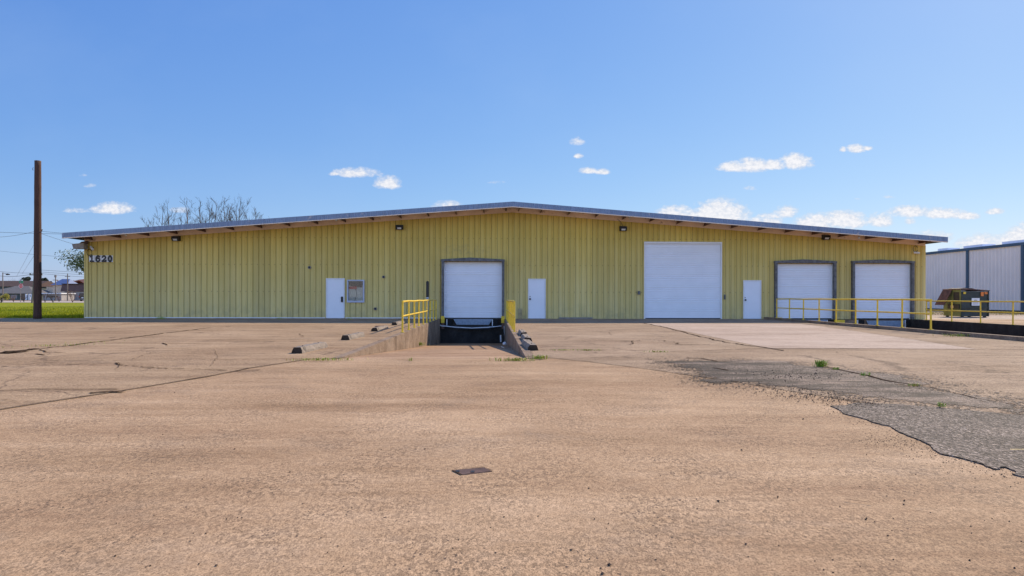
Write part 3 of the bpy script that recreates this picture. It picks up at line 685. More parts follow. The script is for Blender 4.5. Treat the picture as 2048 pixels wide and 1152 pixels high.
for s in (-1, 1):
    for x in pxs:
        X = s * min(x, 22.62); m = MB()
        t = X + s * .0; w_ = .065 * s
        zt = zr(X) - .035; zb = zr(X) - .245
        m.prism([(X, zt), (X + w_ , zt), (X + w_, zt - .012), (X + .008 * s, zt - .012), (X + .008 * s, zb + .03), (X + .008 * s, zb + .012), (X - w_ + .008 * s, zb + .012), (X - w_ + .008 * s, zb), (X, zb)], 'y', -OH + .03, -0.056)
        m.build('purlin', M['purlin'], wh)
for X, s in ((FX0, -1), (FX1, 1)):
    MB().prism([(X + .05 * s, -.05), (X - .16 * s, -.05), (X - .16 * s, -.044), (X + .044 * s, -.044), (X + .044 * s, .2), (X + .05 * s, .2)], 'z', 0, zr(X) - .33).build('corner_trim', M['wall'], wh)
bt = MB(); edges = [FX0, doorA[0] - .05, doorA[1] + .05, ohc[0] - .35]
for i in (0, 2): bt.box(edges[i], edges[i + 1], -.062, -.046, 0.015, 0.06)
bt.build('base_trim', M['plastic'], wh)
dp = rect(1118, 634.6, 1185, 638); MB().box(dp[0], dp[1], -.06, -.048, 0.005, .085).build('base_patch', M['grey_metal'], wh)
sp_ = rect(1036, 617, 1044, 637); MB().box(sp_[0], sp_[1], -.05, -.047, .02, sp_[3]).build('rust_patch', plain('faded_brown_patch', (.36, .28, .14), .7, var=.3, scale=5), wh)
# screw rows
sc = MB()
for k in range(k0, -k0 + 1):
    x = (k + .5) * PER - .1
    if not FX0 + .1 < x < FX1 - .1: continue
    for z in (1.45, 2.9, 4.35):
        if z > zr(x) - .4 or any(o[0] - .1 < x < o[1] + .1 and o[2] - .05 < z < o[3] + .05 for o in openings): continue
        sc.box(x - .014, x + .014, -.052, -.041, z - .014, z + .014)
o = sc.build('sheet_screws', M['rust'], wh); o['kind'] = 'stuff'
# old screw column near the first wall light on the right
for pyy in (470, 484, 502): pass

def man_door(r, knob, keypad=False, name_label=None):
    x0, x1, z0, z1 = r
    fr = MB(); t = .05
    fr.box(x0, x0 + t, -.07, .1, 0, z1); fr.box(x1 - t, x1, -.07, .1, 0, z1); fr.box(x0 + t, x1 - t, -.07, .1, z1 - t, z1)
    d = MB().box(x0 + t + .004, x1 - t - .004, -.045, -.005, .02, z1 - t - .004).build('door', M['white'], wh, bevel=.004)
    if name_label: d['label'] = name_label
    fo = fr.build('door_frame', M['white_trim'], d)
    kx, kz = FP(*knob)
    if keypad:
        MB().box(kx - .055, kx + .055, -.1, -.046, kz - .17, kz + .13).build('handle', M['black'], d, bevel=.01)
    else:
        k = MB(); k.tube([(kx, -.04, kz), (kx, -.09, kz)], .022, 10); k.tube([(kx, -.085, kz), (kx, -.105, kz), (kx, -.135, kz), (kx, -.145, kz)], [.03, .05, .048, .025], 12)
        k.build('handle', M['black'], d); MB().tube([(kx, -.04, kz + .13), (kx, -.062, kz + .13)], .03, 10).build('deadbolt', M['grey_metal'], d)
    MB().box(x0, x1, -.12, 0.0, 0.003, .022).build('threshold', M['grey_metal'], d)
man_door(doorA, (684.5, 598), True, 'white steel door with a black keypad lock')
man_door(doorB, (1060, 598))
man_door(doorC, (1489.5, 600))

def sect_door(r, nrib, head, frame=True, vert=False):
    """ribbed white overhead door closing the opening up to z=head"""
    x0, x1, z0, z1 = r; m = MB(); t = .04
    zs = .05; H = head - zs; pts = []
    per = H / nrib
    for i in range(nrib):
        z = zs + i * per
        pts += [(0.0, z + .004), (0.0, z + per * .42), (.016, z + per * .5), (.016, z + per * .9), (0.0, z + per * .97)]
    vs = []; fs = []
    Y = .02
    for (d, z) in pts: vs += [(x0 + t, Y + d, z), (x1 - t, Y + d, z)]
    fs = [(2 * i, 2 * i + 1, 2 * i + 3, 2 * i + 2) for i in range(len(pts) - 1)]
    m.add(vs, fs)
    d = m.build('overhead_door', M['white'], wh)
    g = MB().box(x0 + t, x1 - t, .0, .03, .0, .052).build('bottom_seal', M['black'], d)
    sj = MB()
    for i in range(1, 5):
        z = zs + round(i * nrib / 5) * per; sj.box(x0 + t, x1 - t, .012, .019, z - .010, z + .004)
    sj.build('section_joint', M['white_trim'], d)
    return d
d = sect_door(big, 34, big[3] - .08)
f = MB(); f.box(big[0], big[0] + .06, -.075, .05, 0, big[3]); f.box(big[1] - .06, big[1], -.075, .05, 0, big[3]); f.box(big[0] + .06, big[1] - .06, -.075, .05, big[3] - .1, big[3])
f.build('door_frame', M['white_trim'], d)
def dock(r, doortop_px, jl_px, jr_px, top_px, peak):
    x0, x1, z0, z1 = r
    top = FP((jl_px + jr_px) / 2, doortop_px)[1]
    d = sect_door((x0, x1, 0, top), 30, top - .06)
    f = MB(); f.box(x0 + .0, x0 + .05, -.01, .05, 0, top); f.box(x1 - .05, x1, -.01, .05, 0, top); f.box(x0 + .05, x1 - .05, -.01, .05, top - .07, top)
    f.build('door_frame', M['white_trim'], d)
    # ribbed sheet between the door head and the shelter head
    h = MB(); x = x0
    h.box(x0, x1, .03, .05, top, z1 + .05)
    k = x0 + .1
    while k < x1 - .1: h.box(k - .03, k + .03, -.01, .03, top, z1 + .05); k += PER
    h.build('header_panel', M['wall'], d)
    # grey shelter frame standing off the wall
    XL = FP(jl_px, 560)[0]; XR = FP(jr_px, 560)[0]; ZT = FP((jl_px + jr_px) / 2, top_px)[1]; jw = .13
    s = MB(); Y0, Y1 = -.24, -.045
    s.box(XL, XL + jw, Y0, Y1, .02, ZT - .1); s.box(XR - jw, XR, Y0, Y1, .02, ZT - .1)
    xm = (XL + XR) / 2 - .15
    for a, b, za, zb in ((XL - .02, xm, ZT - .04, ZT + peak), (xm, XR + .02, ZT + peak, ZT - .04)):
        s.add([(a, Y0 - .01, ZT - .15), (b, Y0 - .01, ZT - .15), (b, Y0 - .01, zb), (a, Y0 - .01, za), (a, Y1, ZT - .15), (b, Y1, ZT - .15), (b, Y1, zb), (a, Y1, za)],
              [(0, 1, 2, 3), (4, 7, 6, 5), (0, 4, 5, 1), (3, 2, 6, 7), (0, 3, 7, 4), (1, 5, 6, 2)])
    s.build('dock_shelter', M['frame_grey'], wh)
dock(ohc, 524.5, 883.5, 1008.5, 517.5, .05)
dock(oh2, 528, 1547, 1669, 521, .05)
dock(oh3, 528, 1701, 1824, 521, .04)
# window; added shapes behind the pane stand in for its reflection
x0, x1, z0, z1 = win
fr = MB(); t = .07
fr.box(x0, x0 + t, -.09, .06, z0, z1); fr.box(x1 - t, x1, -.09, .06, z0, z1); fr.box(x0 + t, x1 - t, -.09, .06, z1 - t, z1); fr.box(x0 + t, x1 - t, -.09, .06, z0, z0 + t + .03)
wo_ = fr.build('window', plain('grey_white_window_frame', (.45, .47, .55), .5, var=.1), wh)
g = MB().box(x0 + t, x1 - t, -.012, -.006, z0 + t + .03, z1 - t); g.build('pane', M['glass'], wo_)
bl = MB(); n = 16
for i in range(n):
    a = x0 + t + (x1 - x0 - 2 * t) * i / n; b = x0 + t + (x1 - x0 - 2 * t) * (i + 1) / n
    bl.add([(a, .09 + .02 * (i % 2), z0), (b, .09 + .02 * ((i + 1) % 2), z0), (b, .09 + .02 * ((i + 1) % 2), z1), (a, .09 + .02 * (i % 2), z1)], [(0, 1, 2, 3)])
bl.build('reflected_pale', M['reflected_pale'], wo_)
v = MB(); v.poly([(x0 + .07, z1 - .1), (x1 - .07, z1 - .07), (x1 - .15, z1 - .42), (x0 + .3, z1 - .36), (x0 + .07, z1 - .3)]); v.v = [(p[0], .07, p[1]) for p in v.v]; v.build('reflected_dark', M['flat_black'], wo_)
v = MB().box(x0 + .08, x0 + .5, .06, .068, z1 - .5, z1 - .36); v.build('reflected_red', M['red'], wo_)
v = MB().tube([(x0 + .45, .06, z1 - .5), (x0 + .5, .06, z1 - .8), (x0 + .4, .06, z0 + .1)], .01, 5); v.build('reflected_line', M['flat_black'], wo_)

# wall fixtures
def wall_light(px, py, label, yc=-.05):
    x, z = FP(px, py); t = thing('wall_light', (x, 0, z), label, 'wall light', 'flood lights along the front wall')
    h = MB(); h.prism([(yc, .14), (-.30, .10), (-.33, -.02), (-.22, -.13), (yc, -.13)], 'x', -.19, .19); h.v = [(p[0], p[1], p[2]) for p in h.v]
    h.build('housing', M['black'], t, local=True)
    l = MB(); l.add([(-.11, -.335, -.03), (.11, -.335, -.03), (.10, -.245, -.115), (-.10, -.245, -.115)], [(0, 1, 2, 3)]); l.build('lens', M['lens'], t, local=True)
    return t
wall_light(355, 477.5, 'black wall flood light high on the left part of the wall')
wall_light(800, 455, 'black wall flood light on the yellow wall above and left of the middle dock door')
wall_light(1245, 457.5, 'black wall flood light with a hanging wire left of the biggest white door')
wall_light(1649, 475, 'black wall flood light tucked under the eave between the two right dock doors')
x, z = FP(1245, 457); MB_ = MB(); MB_.tube([(x + .0, -.1, z + .12), (x - .12, -.12, z + .35), (x - .3, -.1, z + .5)], .012, 5)
tag(MB_.build('hanging_wire', M['wire']), 'thin black wire hanging above the flood light beside the biggest door', 'wire')
def bulb(px, py, label):
    x, z = FP(px, py, -.95); z2 = zr(x) - .25
    t = thing('eave_lamp', (x, -.95, z), label, 'lamp', 'small white lamps under the eave')
    MB().tube([(0, 0, .0), (0, 0, max(.05, z2 - z + .2))], .015, 6).build('stem', M['purlin'], t, local=True)
    m = MB().tube([(0, 0, .05), (0, 0, .035), (0, 0, 0), (0, 0, -.035), (0, 0, -.05)], [.02, .045, .055, .045, .015], 10); m.build('bulb', M['lens'], t, local=True, smooth=True)
bulb(252, 470.5, 'small white lamp under the eave at the left end above the house number')
bulb(672.5, 440.5, 'small white lamp under the eave above the white door with the keypad')
bulb(1259, 435, 'small white lamp under the eave above the flood light with the hanging wire')
bulb(1718, 475.5, 'small white lamp under the eave above the rightmost dock door')
def camera_unit(px, py, ang, label, loop):
    x, z = FP(px, py); t = thing('security_camera', (x, -.05, z), label, 'camera')
    m = MB(); a = ang; L = .2
    m.tube([(0, 0, .05), (0, -.12, .02)], .025, 8); m.build('bracket', M['grey_metal'], t, local=True)
    d = Vector((math.cos(a), -.5, math.sin(a))).normalized() * L
    m = MB(); m.tube([Vector((0, -.15, 0)) - d * .7, Vector((0, -.15, 0)) + d * .7], .055, 10); m.build('body', M['plastic'], t, local=True)
    c = MB(); cx, cz = loop
    c.tube([(cx + .13 * math.cos(q), -.03, cz + .17 * math.sin(q)) for q in [i * math.pi / 8 for i in range(1, 16)]], .014, 5); c.build('cable', M['wire'], t, local=True)
camera_unit(188, 497, -.7, 'white security camera with a looped cable above the house number', (-.2, -.22))
camera_unit(1829, 506, -.1, 'white security camera near the right corner above the rightmost dock door', (-.0, .22))
def vent(px, py, r, label, c='black'):
    x, z = FP(px, py); t = thing('wall_vent', (x, 0, z), label, 'vent', 'round vents on the wall near the window')
    m = MB(); m.tube([(0, .02, 0), (0, -.09, 0)], r, 14); m.build('cap', M['grey_metal'], t, local=True)
    m = MB(); m.tube([(0, -.085, 0), (0, -.095, 0)], r * .7, 12); m.build('opening', M['black'], t, local=True)
vent(619.5, 535, .085, 'small round vent on the yellow wall up left of the keypad door')
vent(767.5, 554, .08, 'small round vent on the yellow wall right of the window, upper one')
vent(751, 617.5, .085, 'small round vent low on the yellow wall below right of the window')
def switchbox(px0, py0, px1, py1, label, mat):
    x0, x1, z0, z1 = rect(px0, py0, px1, py1); tag(MB().box(x0, x1, -.12, -.045, z0, z1).build('switch_box', M[mat], bevel=.008), label, 'switch box')
switchbox(1275, 582, 1279.5, 589, 'small dark grey switch box left of the biggest white door', 'frame_grey')
switchbox(1447, 589, 1450, 599, 'narrow dark bracket on the wall right of the biggest white door', 'frame_grey')
x, z = FP(855, 562, -1.0)
pt = thing('standpipe', (x, -1.0, 0), 'thin dark standpipe with a pale lower half behind the left yellow railing', 'pipe')
MB().tube([(0, 0, 0), (0, 0, z * .56)], .05, 8).build('lower_pipe', M['bluesteel'], pt, local=True)
MB().tube([(0, 0, z * .56), (0, 0, z - .04), (0, 0, z)], [.075, .075, .03], 8).build('upper_pipe', M['black'], pt, local=True)
MB().tube([(0, 0, z * .56 - .02), (0, 0, z * .56 + .02)], .085, 8).build('collar', M['plastic'], pt, local=True)
# floodlight box at the left roof corner
x0, x1, z0, z1 = rect(147, 486, 171, 499, -.4)
fl = thing('flood_light', (x1, -.4, z1), 'weathered grey box light hanging under the left roof corner', 'flood light')
m = MB(); m.prism([(x0 + .08, z0 + .02), (x1, z0 + .02), (x1, z1), (x0, z1 - .06)], 'y', -.55, -.2); m.build('housing', M['grey_metal'], fl, bevel=.01)
m = MB(); m.prism([(x0 + .3, z1 - .02), (x1 + .1, z1 - .04), (x1 + .1, z1 + .12), (x0 + .42, z1 + .07)], 'y', -.42, -.3); m.build('bracket', M['rust'], fl)

# ------------------------------------------------------------------ lettering (stroke shapes)
def strokes(paths, w_, x, z, sc_, Y, depth=.012, jointed=True):
    m = MB()
    for path in paths:
        for (a, b) in zip(path[:-1], path[1:]):
            a = Vector((a[0], 0, a[1])); b = Vector((b[0], 0, b[1])); d = (b - a)
            if d.length < 1e-6: continue
            e = d.normalized(); n = Vector((-e.z, 0, e.x)) * w_ / 2; a2 = a - e * w_ * .42; b2 = b + e * w_ * .42
            q = [a2 - n, b2 - n, b2 + n, a2 + n]
            vs = [(x + p.x * sc_, Y, z + p.z * sc_) for p in q] + [(x + p.x * sc_, Y + depth, z + p.z * sc_) for p in q]
            m.add(vs, [(0, 1, 2, 3), (7, 6, 5, 4), (0, 4, 5, 1), (1, 5, 6, 2), (2, 6, 7, 3), (3, 7, 4, 0)])
            Y -= .0004
    return m
def arc(cx, cz, rx, rz_, a0, a1, n=8): return [(cx + rx * math.cos(R(a0 + (a1 - a0) * i / n)), cz + rz_ * math.sin(R(a0 + (a1 - a0) * i / n))) for i in range(n + 1)]
GL = {'1': [[(.5, .08), (.5, .92)], [(.2, .08), (.8, .08)], [(.22, .82), (.5, .92)]],
      '6': [arc(.5, .32, .30, .25, 0, 360, 14), arc(.56, .5, .36, .42, 175, 75, 7) + [(.78, .82)], [(.2, .35), (.2, .55)]],
      '2': [arc(.5, .68, .28, .24, 165, -20, 8) + [(.62, .46), (.2, .1)], [(.2, .1), (.82, .1)], [(.82, .1), (.84, .24)]],
      '0': [arc(.5, .5, .29, .42, 0, 360, 16), arc(.5, .5, .24, .40, 0, 360, 16)],
      'S': [arc(.5, .72, .28, .2, 20, 180, 6) + arc(.5, .28, .28, .22, 60, -160, 8)], 'T': [[(.5, .05), (.5, .92)], [(.12, .92), (.88, .92)]],
      'O': [arc(.5, .5, .3, .42, 0, 360, 14)], 'P': [[(.22, .05), (.22, .92)], [(.22, .92), (.55, .92)] + arc(.55, .7, .25, .22, 90, -90, 6) + [(.22, .48)]]}
hx0, hz0 = FP(179, 524); hx1, hz1 = FP(227.5, 511)
hn = thing('house_number', (hx0, -.05, hz0), 'house number 1620 in bold black figures on white squares at the left corner', 'house number')
wd = (hx1 - hx0) / 4
for i, ch in enumerate('1620'):
    xx = hx0 + wd * i; p = MB().box(xx + .012, xx + wd - .012, -.06, -.05, hz0, hz1).build('number_plate', M['white_trim'], hn)
    strokes(GL[ch], .28, xx + .03, hz0 + .015, 1, -.066).build('digit', M['black'], p)
    o = [c for c in p.children][0]
    me = o.data
    for vv in me.vertices:
        vv.co.x = xx + .02 + (vv.co.x - xx - .03) * (wd - .04); vv.co.z = hz0 + .01 + (vv.co.z - hz0 - .015) * (hz1 - hz0 - .02)

# ------------------------------------------------------------------ dock equipment
def leveler(px0, px1, py0, py1, label):
    x0, z1 = FP(px0, py0, -.12); x1, z0 = FP(px1, py1, -.12)
    t = thing('dock_leveler', ((x0 + x1) / 2, -.2, z0), label, 'dock leveler', 'dock levelers under the roll doors')
    m = MB(); m.prism([(x0, z1), (x1, z1), (x1 - .18, z0), (x0 + .18, z0)], 'y', -.26, -.22); m.build('lip_plate', M['bluesteel'], t, bevel=.008)
    m = MB(); m.box(x0 - .35, x1 + .35, -.23, -.121, -.015, .012); m.build('top_angle', M['black'], t)
    m = MB(); m.box(x0 + .1, x1 - .1, -.2, -.122, z0 - .25, z0 - .02); m.build('pit_frame', M['flat_black'], t)
    return x0, x1, z0, z1
def bumper(x, label, w_=.28, z0=-.42, z1=-.03):
    t = thing('dock_bumper', (x, -.2, z0), label, 'bumper', 'black rubber bumpers on the dock faces')
    MB().box(x - w_ / 2, x + w_ / 2, -.26, -.122, z0, z1).build('rubber_block', M['rubber'], t, bevel=.02)
    MB().box(x - w_ / 2 - .05, x - w_ / 2 - .004, -.24, -.122, z0 + .05, z1).build('side_angle', M['plastic'], t)
def guard(x, label, w_=.19, z0=-.22, z1=.15):
    t = thing('corner_guard', (x, -.2, z0), label, 'door guard', 'yellow guards at the foot of the dock doors')
    m = MB(); m.prism([(x - w_ / 2, -.34), (x + w_ / 2, -.34), (x + w_ / 2, -.3), (x + w_ / 2 - .03, -.3), (x + w_ / 2 - .03, -.125), (x - w_ / 2 + .03, -.125), (x - w_ / 2 + .03, -.3), (x - w_ / 2, -.3)], 'z', z0, z1)
    m.build('yellow_channel', M['yellow'], t); MB().box(x - .07, x + .07, -.30, -.122, z0 - .32, z0 - .01).build('stem', M['purlin'], t)
leveler(907, 984.5, 638, 649.5, 'blue grey leveler lip hanging under the middle dock door')
for px, l in ((900, 'black rubber bumper left of the leveler at the middle dock'), (991, 'black rubber bumper right of the leveler at the middle dock')): bumper(FP(px, 640, -.2)[0], l)
for px, l in ((885.5, 'yellow guard at the left foot of the middle dock door'), (1006, 'yellow guard at the right foot of the middle dock door')): guard(FP(px, 640, -.3)[0], l)
leveler(1584, 1652, 639, 650, 'blue grey leveler lip under the left one of the two right dock doors')
leveler(1730, 1808, 641, 655, 'blue grey leveler lip under the rightmost dock door')
for px, l in ((1572, 'black rubber bumper left of the leveler at the second dock from right'), (1661, 'black rubber bumper right of the leveler at the second dock from right'),
              (1722, 'black rubber bumper left of the leveler at the rightmost dock'), (1817, 'black rubber bumper right of the leveler at the rightmost dock')): bumper(FP(px, 640, -.2)[0], l, .34, -.5)
guard(FP(1560.5, 640, -.3)[0], 'yellow guard at the left foot of the second dock door from right', .2, -.2, .1)
guard(FP(1679, 640, -.3)[0], 'wide yellow guard between the two right dock doors', .55, -.35, -.03)
hp = [(*FP(px, py, -.38),) for px, py in ((878, 646.5), (879, 650), (884, 652), (889, 652.2), (912, 654.6), (945, 656.2), (975, 654.8), (1003, 652))]
tag(MB().tube([(p[0], -.38, p[1]) for p in hp], .028, 7).build('hose', M['plastic'], smooth=True), 'white hose sagging across the dark dock face under the leveler', 'hose')
a = FP(1009.5, 652, -.45); b = FP(1009.7, 671, -.45)
tag(MB().tube([(a[0] - .02, -.45, a[1]), (b[0], -.45, b[1])], .035, 8).build('drain_pipe', M['plastic']), 'upper white pipe standing in the dark right corner of the dock', 'pipe')
a = FP(1001.5, 670, -2.2); b = FP(1001.8, 684, -2.2)
tag(MB().tube([(a[0], -2.2, a[1]), (b[0], -2.2, max(b[1], rz(-2.2)))], .045, 8).build('drain_pipe', M['plastic']), 'short lower white pipe in the dark right corner of the dock pit', 'pipe')
p = G(1023, 693.5, -.8)
tag(MB().tube([(PR - .14, -9.8, rz(-9.8) + .07), (PR - .14, -9.8, rz(-9.8) + .14), (PR - .12, -9.8, rz(-9.8) + .19)], [.09, .085, .02], 10).build('plastic_cup', M['plastic'], smooth=True), 'small white plastic cup lying at the foot of the right ramp wall', 'cup')
tag(MB().tube([(PR - .3, -11.8, rz(-11.8) + .03), (PR - .25, -14.5, rz(-14.5) + .03)], .022, 6).build('stick', M['cream']), 'pale stick lying at the foot of the right ramp wall', 'stick')

# ------------------------------------------------------------------ yellow railings
def railing(fx, y0, y1, n, label, base=0.012, H=1.0):
    t = thing('railing', (fx(y0), y0, base), label, 'railing', 'yellow pipe railings beside the truck ramps')
    rr_ = random.Random(n + int(y0 * 10)); r = .031
    ys_ = [y0 + (y1 - y0) * i / (n - 1) for i in range(n)]
    for y in ys_:
        m = MB(); m.tube([(fx(y) + rr_.uniform(-.012, .012), y, base - .01), (fx(y), y, base + H - .02)], r, 8)
        p_ = m.build('post', M['yellow'], t); MB().box(fx(y) - .06, fx(y) + .06, y - .06, y + .06, base - .008, base + .012).build('base_plate', M['yellow'], p_)
    MB().tube([(fx(y), y, base + H + (.012 if i % 2 else 0)) for i, y in enumerate([y0 - .03] + ys_[1:-1] + [y1 + .03])], r, 8).build('top_rail', M['yellow'], t)
    MB().tube([(fx(y), y, base + H * .53) for y in ys_], r * .85, 8).build('mid_rail', M['yellow'], t)
railing(lambda y: PL - .1, -14.75, -1.65, 9, 'yellow pipe railing on the left wall of the middle truck ramp')
railing(lambda y: PR + .1, -14.3, -1.65, 9, 'yellow pipe railing on the right wall of the middle truck ramp')
railing(lambda y: X2L(y) - .1, -14.9, -1.7, 9, 'yellow pipe railing on the kerb in front of the two right dock doors', .125, .98)
railing(lambda y: X2R(y) + .1, -18.2, -1.5, 9, 'yellow pipe railing on the far wall of the double dock in front of the dumpster', .012, 1.0)

# ------------------------------------------------------------------ wheel stops
def stop(loc, rot, label, broken=False, L=1.75):
    t = thing('wheel_stop', loc, label, 'wheel stop', 'concrete wheel stops beside the truck ramp'); t.rotation_euler.z = rot
    prof = [(-.115, 0), (-.105, .06), (-.07, .13), (.07, .13), (.105, .06), (.115, 0)]
    m = MB(); n = 12; rr_ = random.Random(int(loc[1] * 31))
    vs = []; fs = []
    for i in range(n + 1):
        y = L * i / n
        for j, (px, pz) in enumerate(prof):
            vs.append((px + rr_.uniform(-.006, .006), y + (rr_.uniform(-.01, .01) if i in (0, n) else 0), pz + (rr_.uniform(-.012, .006) if 0 < j < 5 else 0)))
    k = len(prof)
    for i in range(n):
        for j in range(k - 1): fs.append((i * k + j, i * k + j + 1, (i + 1) * k + j + 1, (i + 1) * k + j))
    m.add(vs, fs); m.mi = 1; m.add([vs[j] for j in range(k)], [tuple(range(k))]); m.add([vs[n * k + j] for j in range(k)], [tuple(range(k))]); 
    m.build('concrete_bar', [M['concrete_block'], M['block_end']], t, local=True)
    for yy in (.35, L - .35): MB().tube([(0, yy, .12), (0, yy, .142)], .012, 6).build('steel_pin', M['rust'], t, local=True)
    return t
for (px, py, ex, ey, l) in ((594, 707, 627, 697, 'nearest and largest wheel stop left of the middle truck ramp'),
                          (690.5, 680.3, 712, 675, 'second nearest wheel stop left of the middle truck ramp'),
                          (749, 662.8, 764, 660, 'third wheel stop left of the ramp, with a broken rusty piece behind it'),
                          (788.5, 650.5, 799, 648, 'farthest wheel stop left of the ramp, next to the building shadow')):
    g0 = G(px, py, .004); stop((g0[0], g0[1], .004), R(-3), l)
g0 = G(773, 657, .004); m = MB(); m.prism([(-.1, 0), (-.09, .08), (.02, .1), (.1, .03), (.11, 0)], 'y', 0, .5); o = m.build('rubble_piece', M['rust_block'], bevel=.01)
o.location = (g0[0], g0[1], .004); o.rotation_euler.z = 1.0; tag(o, 'broken rusty piece of concrete behind the third left wheel stop', 'rubble')
for (px, py, l) in ((1066, 701, 'nearest wheel stop of the row right of the middle truck ramp'), (1056, 685, 'middle wheel stop of the row right of the middle truck ramp'),
                    (1048, 673, 'farthest wheel stop of the row right of the middle truck ramp')):
    g0 = G(px, py, .004); stop((g0[0], g0[1], .004), R(2 if px > 1060 else 0), l, L=1.85)

# ------------------------------------------------------------------ metal cover plate
pp = [G(905, 940, .004), G(924, 949, .004), G(984, 942, .004), G(968, 934.5, .004)]
m = MB(); m.poly(pp, .004, -.01); cp = m.build('utility_cover', M['steel']); tag(cp, 'flat dark brown metal cover plate set in the concrete in the foreground', 'cover plate')
fr = MB(); cx_ = sum(p[0] for p in pp) / 4; cy_ = sum(p[1] for p in pp) / 4
o2 = [(cx_ + (p[0] - cx_) * 1.07, cy_ + (p[1] - cy_) * 1.07) for p in pp]
for i in range(4):
    j = (i + 1) % 4; fr.poly(jitter([pp[i], pp[j], o2[j], o2[i]], .009, .02, i, True), .005 + i * .0008)
fr.build('broken_rim', M['crack'], cp)
hb = MB()
for k_ in (.12, .88):
    q_ = [(pp[0][i] + (pp[2][i] - pp[0][i]) * k_ * .5 + (pp[1][i] - pp[0][i]) * .3, ) for i in (0, 1)]
    hx_, hy_ = q_[0][0], q_[1][0]; hb.box(hx_ - .012, hx_ + .012, hy_ - .02, hy_ + .02, .0045, .008)
hb.build('lift_slot', M['black'], cp)

# ------------------------------------------------------------------ weeds, pebbles, grass
def weed(px, py, label, w_=.25, h=.12, n=40, dry=.3, z=.012, seed=1, ln=0.06, dirx=(1, 0)):
    g = G(px, py, z); rr_ = random.Random(seed * 13 + 1); m = MB(); m.keep = True
    for i in range(n):
        q = rr_.gauss(0, .4); bx = q * w_ * dirx[0] + rr_.uniform(-ln, ln); by = q * w_ * dirx[1] + rr_.uniform(-ln, ln)
        a = rr_.uniform(0, 6.28); L = h * rr_.uniform(.5, 1.2); lean = rr_.uniform(.2, 1.0); wb = .003 + .012 * h
        d = Vector((math.cos(a), math.sin(a), 0)); s = Vector((-d.y, d.x, 0)) * wb
        p0 = Vector((bx, by, 0)); p1 = p0 + d * L * lean * .5 + Vector((0, 0, L * .7)); p2 = p0 + d * L * lean + Vector((0, 0, L * (.9 if lean < .6 else .6)))
        m.mi = 1 if rr_.random() < dry else 0
        m.add([p0 - s, p0 + s, p1 + s * 1.3, p1 - s * 1.3, p2], [(0, 1, 2, 3), (3, 2, 4)])
    o = m.build('weed', [M['weed'], M['weed_dry']]); o.location = (g[0], g[1], z)
    tag(o, label, 'weed', 'weeds growing in the pavement joints')
weed(1641, 733, 'biggest bright green weed clump at the head of the asphalt crack on the right', .10, .12, 120, .05, .01, 1, .05)
weed(1672, 739, 'low weed just right of the biggest clump on the asphalt crack', .07, .04, 30, .2, .01, 2, .03)
weed(1731, 751, 'small green weed halfway along the asphalt crack', .05, .055, 34, .1, .01, 3, .05)
weed(1829, 772, 'small yellowish weed at the far right end of the asphalt crack', .08, .04, 40, .5, .01, 4, .02)
weed(1883, 813, 'small green weed alone in the middle of the grey asphalt', .07, .05, 24, .3, .02, 5, .03)
weed(645, 721, 'long low strip of dry weeds at the near end of the left ramp wall', .6, .06, 150, .45, .01, 6, .05, (1, .1))
weed(836, 691, 'low green weeds at the foot of the left ramp wall inside the ramp', .3, .16, 90, .35, -.7, 7, .08)
weed(820, 722, 'single small weed in the middle of the ramp entrance', .04, .07, 12, .4, -.0, 8, .03)
weed(1032, 722, 'dry weeds in front of the near end of the right ramp wall', .45, .07, 130, .6, .0, 9, .04)
weed(1080, 718, 'green weeds at the near end of the right ramp wall by the wheel stops', .14, .09, 90, .4, .01, 10, .07)
weed(1121, 701, 'thin weed strip on the joint just right of the wheel stops', .4, .04, 60, .4, .01, 11, .03)
weed(1180, 701.5, 'thin weed strip on the joint in front of the small door', .3, .05, 50, .4, .01, 12, .03)
weed(1316, 704.5, 'thin weed strip on the joint in front of the biggest door', .3, .05, 50, .5, .01, 13, .03)
weed(1916, 673, 'dry yellow weeds on the kerb near the double dock', .7, .10, 90, .5, .01, 14, .08)
weed(115, 692, 'row of yellow green weeds in the dark crack far on the left', 1.2, .06, 80, .3, .01, 15, .06, (.8, .6))
weed(170, 685, 'sparse weeds continuing the crack row on the far left', .9, .04, 40, .5, .01, 16, .05, (.8, .6))
weed(375, 634, 'tall thin weeds against the foot of the wall under the left flood light', .45, .45, 60, .3, .01, 17, .05)
weed(323, 638, 'dark weed tuft at the wall foot left of the tall thin weeds', .3, .14, 60, .2, .01, 18, .08)
weed(1028, 699, 'single tall grass stem at the foot of the right ramp wall', .05, .3, 6, .5, -.5, 19, .02)
weed(558, 638.5, 'small weed tuft at the wall foot left of the keypad door', .25, .1, 40, .2, .01, 20, .05)
weed(698, 639.5, 'small dark weed tuft at the wall foot below the window', .12, .12, 30, .2, .01, 21, .05)

pb = MB(); rr_ = random.Random(7)
def pebble(x, y, s, z=.0):
    vs = []
    for (a, b, c) in ((1, 0, 0), (-1, 0, 0), (0, 1, 0), (0, -1, 0), (0, 0, 1), (0, 0, -.6)):
        k = s * rr_.uniform(.6, 1.2); vs.append((x + a * k, y + b * k, z + s * .4 + c * k * .7))
    pb.add(vs, [(0, 2, 4), (2, 1, 4), (1, 3, 4), (3, 0, 4), (2, 0, 5), (1, 2, 5), (3, 1, 5), (0, 3, 5)])
for i in range(320):      # crumbs along the ragged edges
    u_ = rr_.random(); k = rr_.randrange(len(lowB) - 1); a, b = lowB[k], lowB[k + 1]; d = abs(rr_.gauss(0, .16))
    pebble(a[0] + (b[0] - a[0]) * u_ - d, a[1] + (b[1] - a[1]) * u_ - d * .6 * rr_.random(), rr_.uniform(.002, .006) * (1.6 if rr_.random() < .08 else 1))
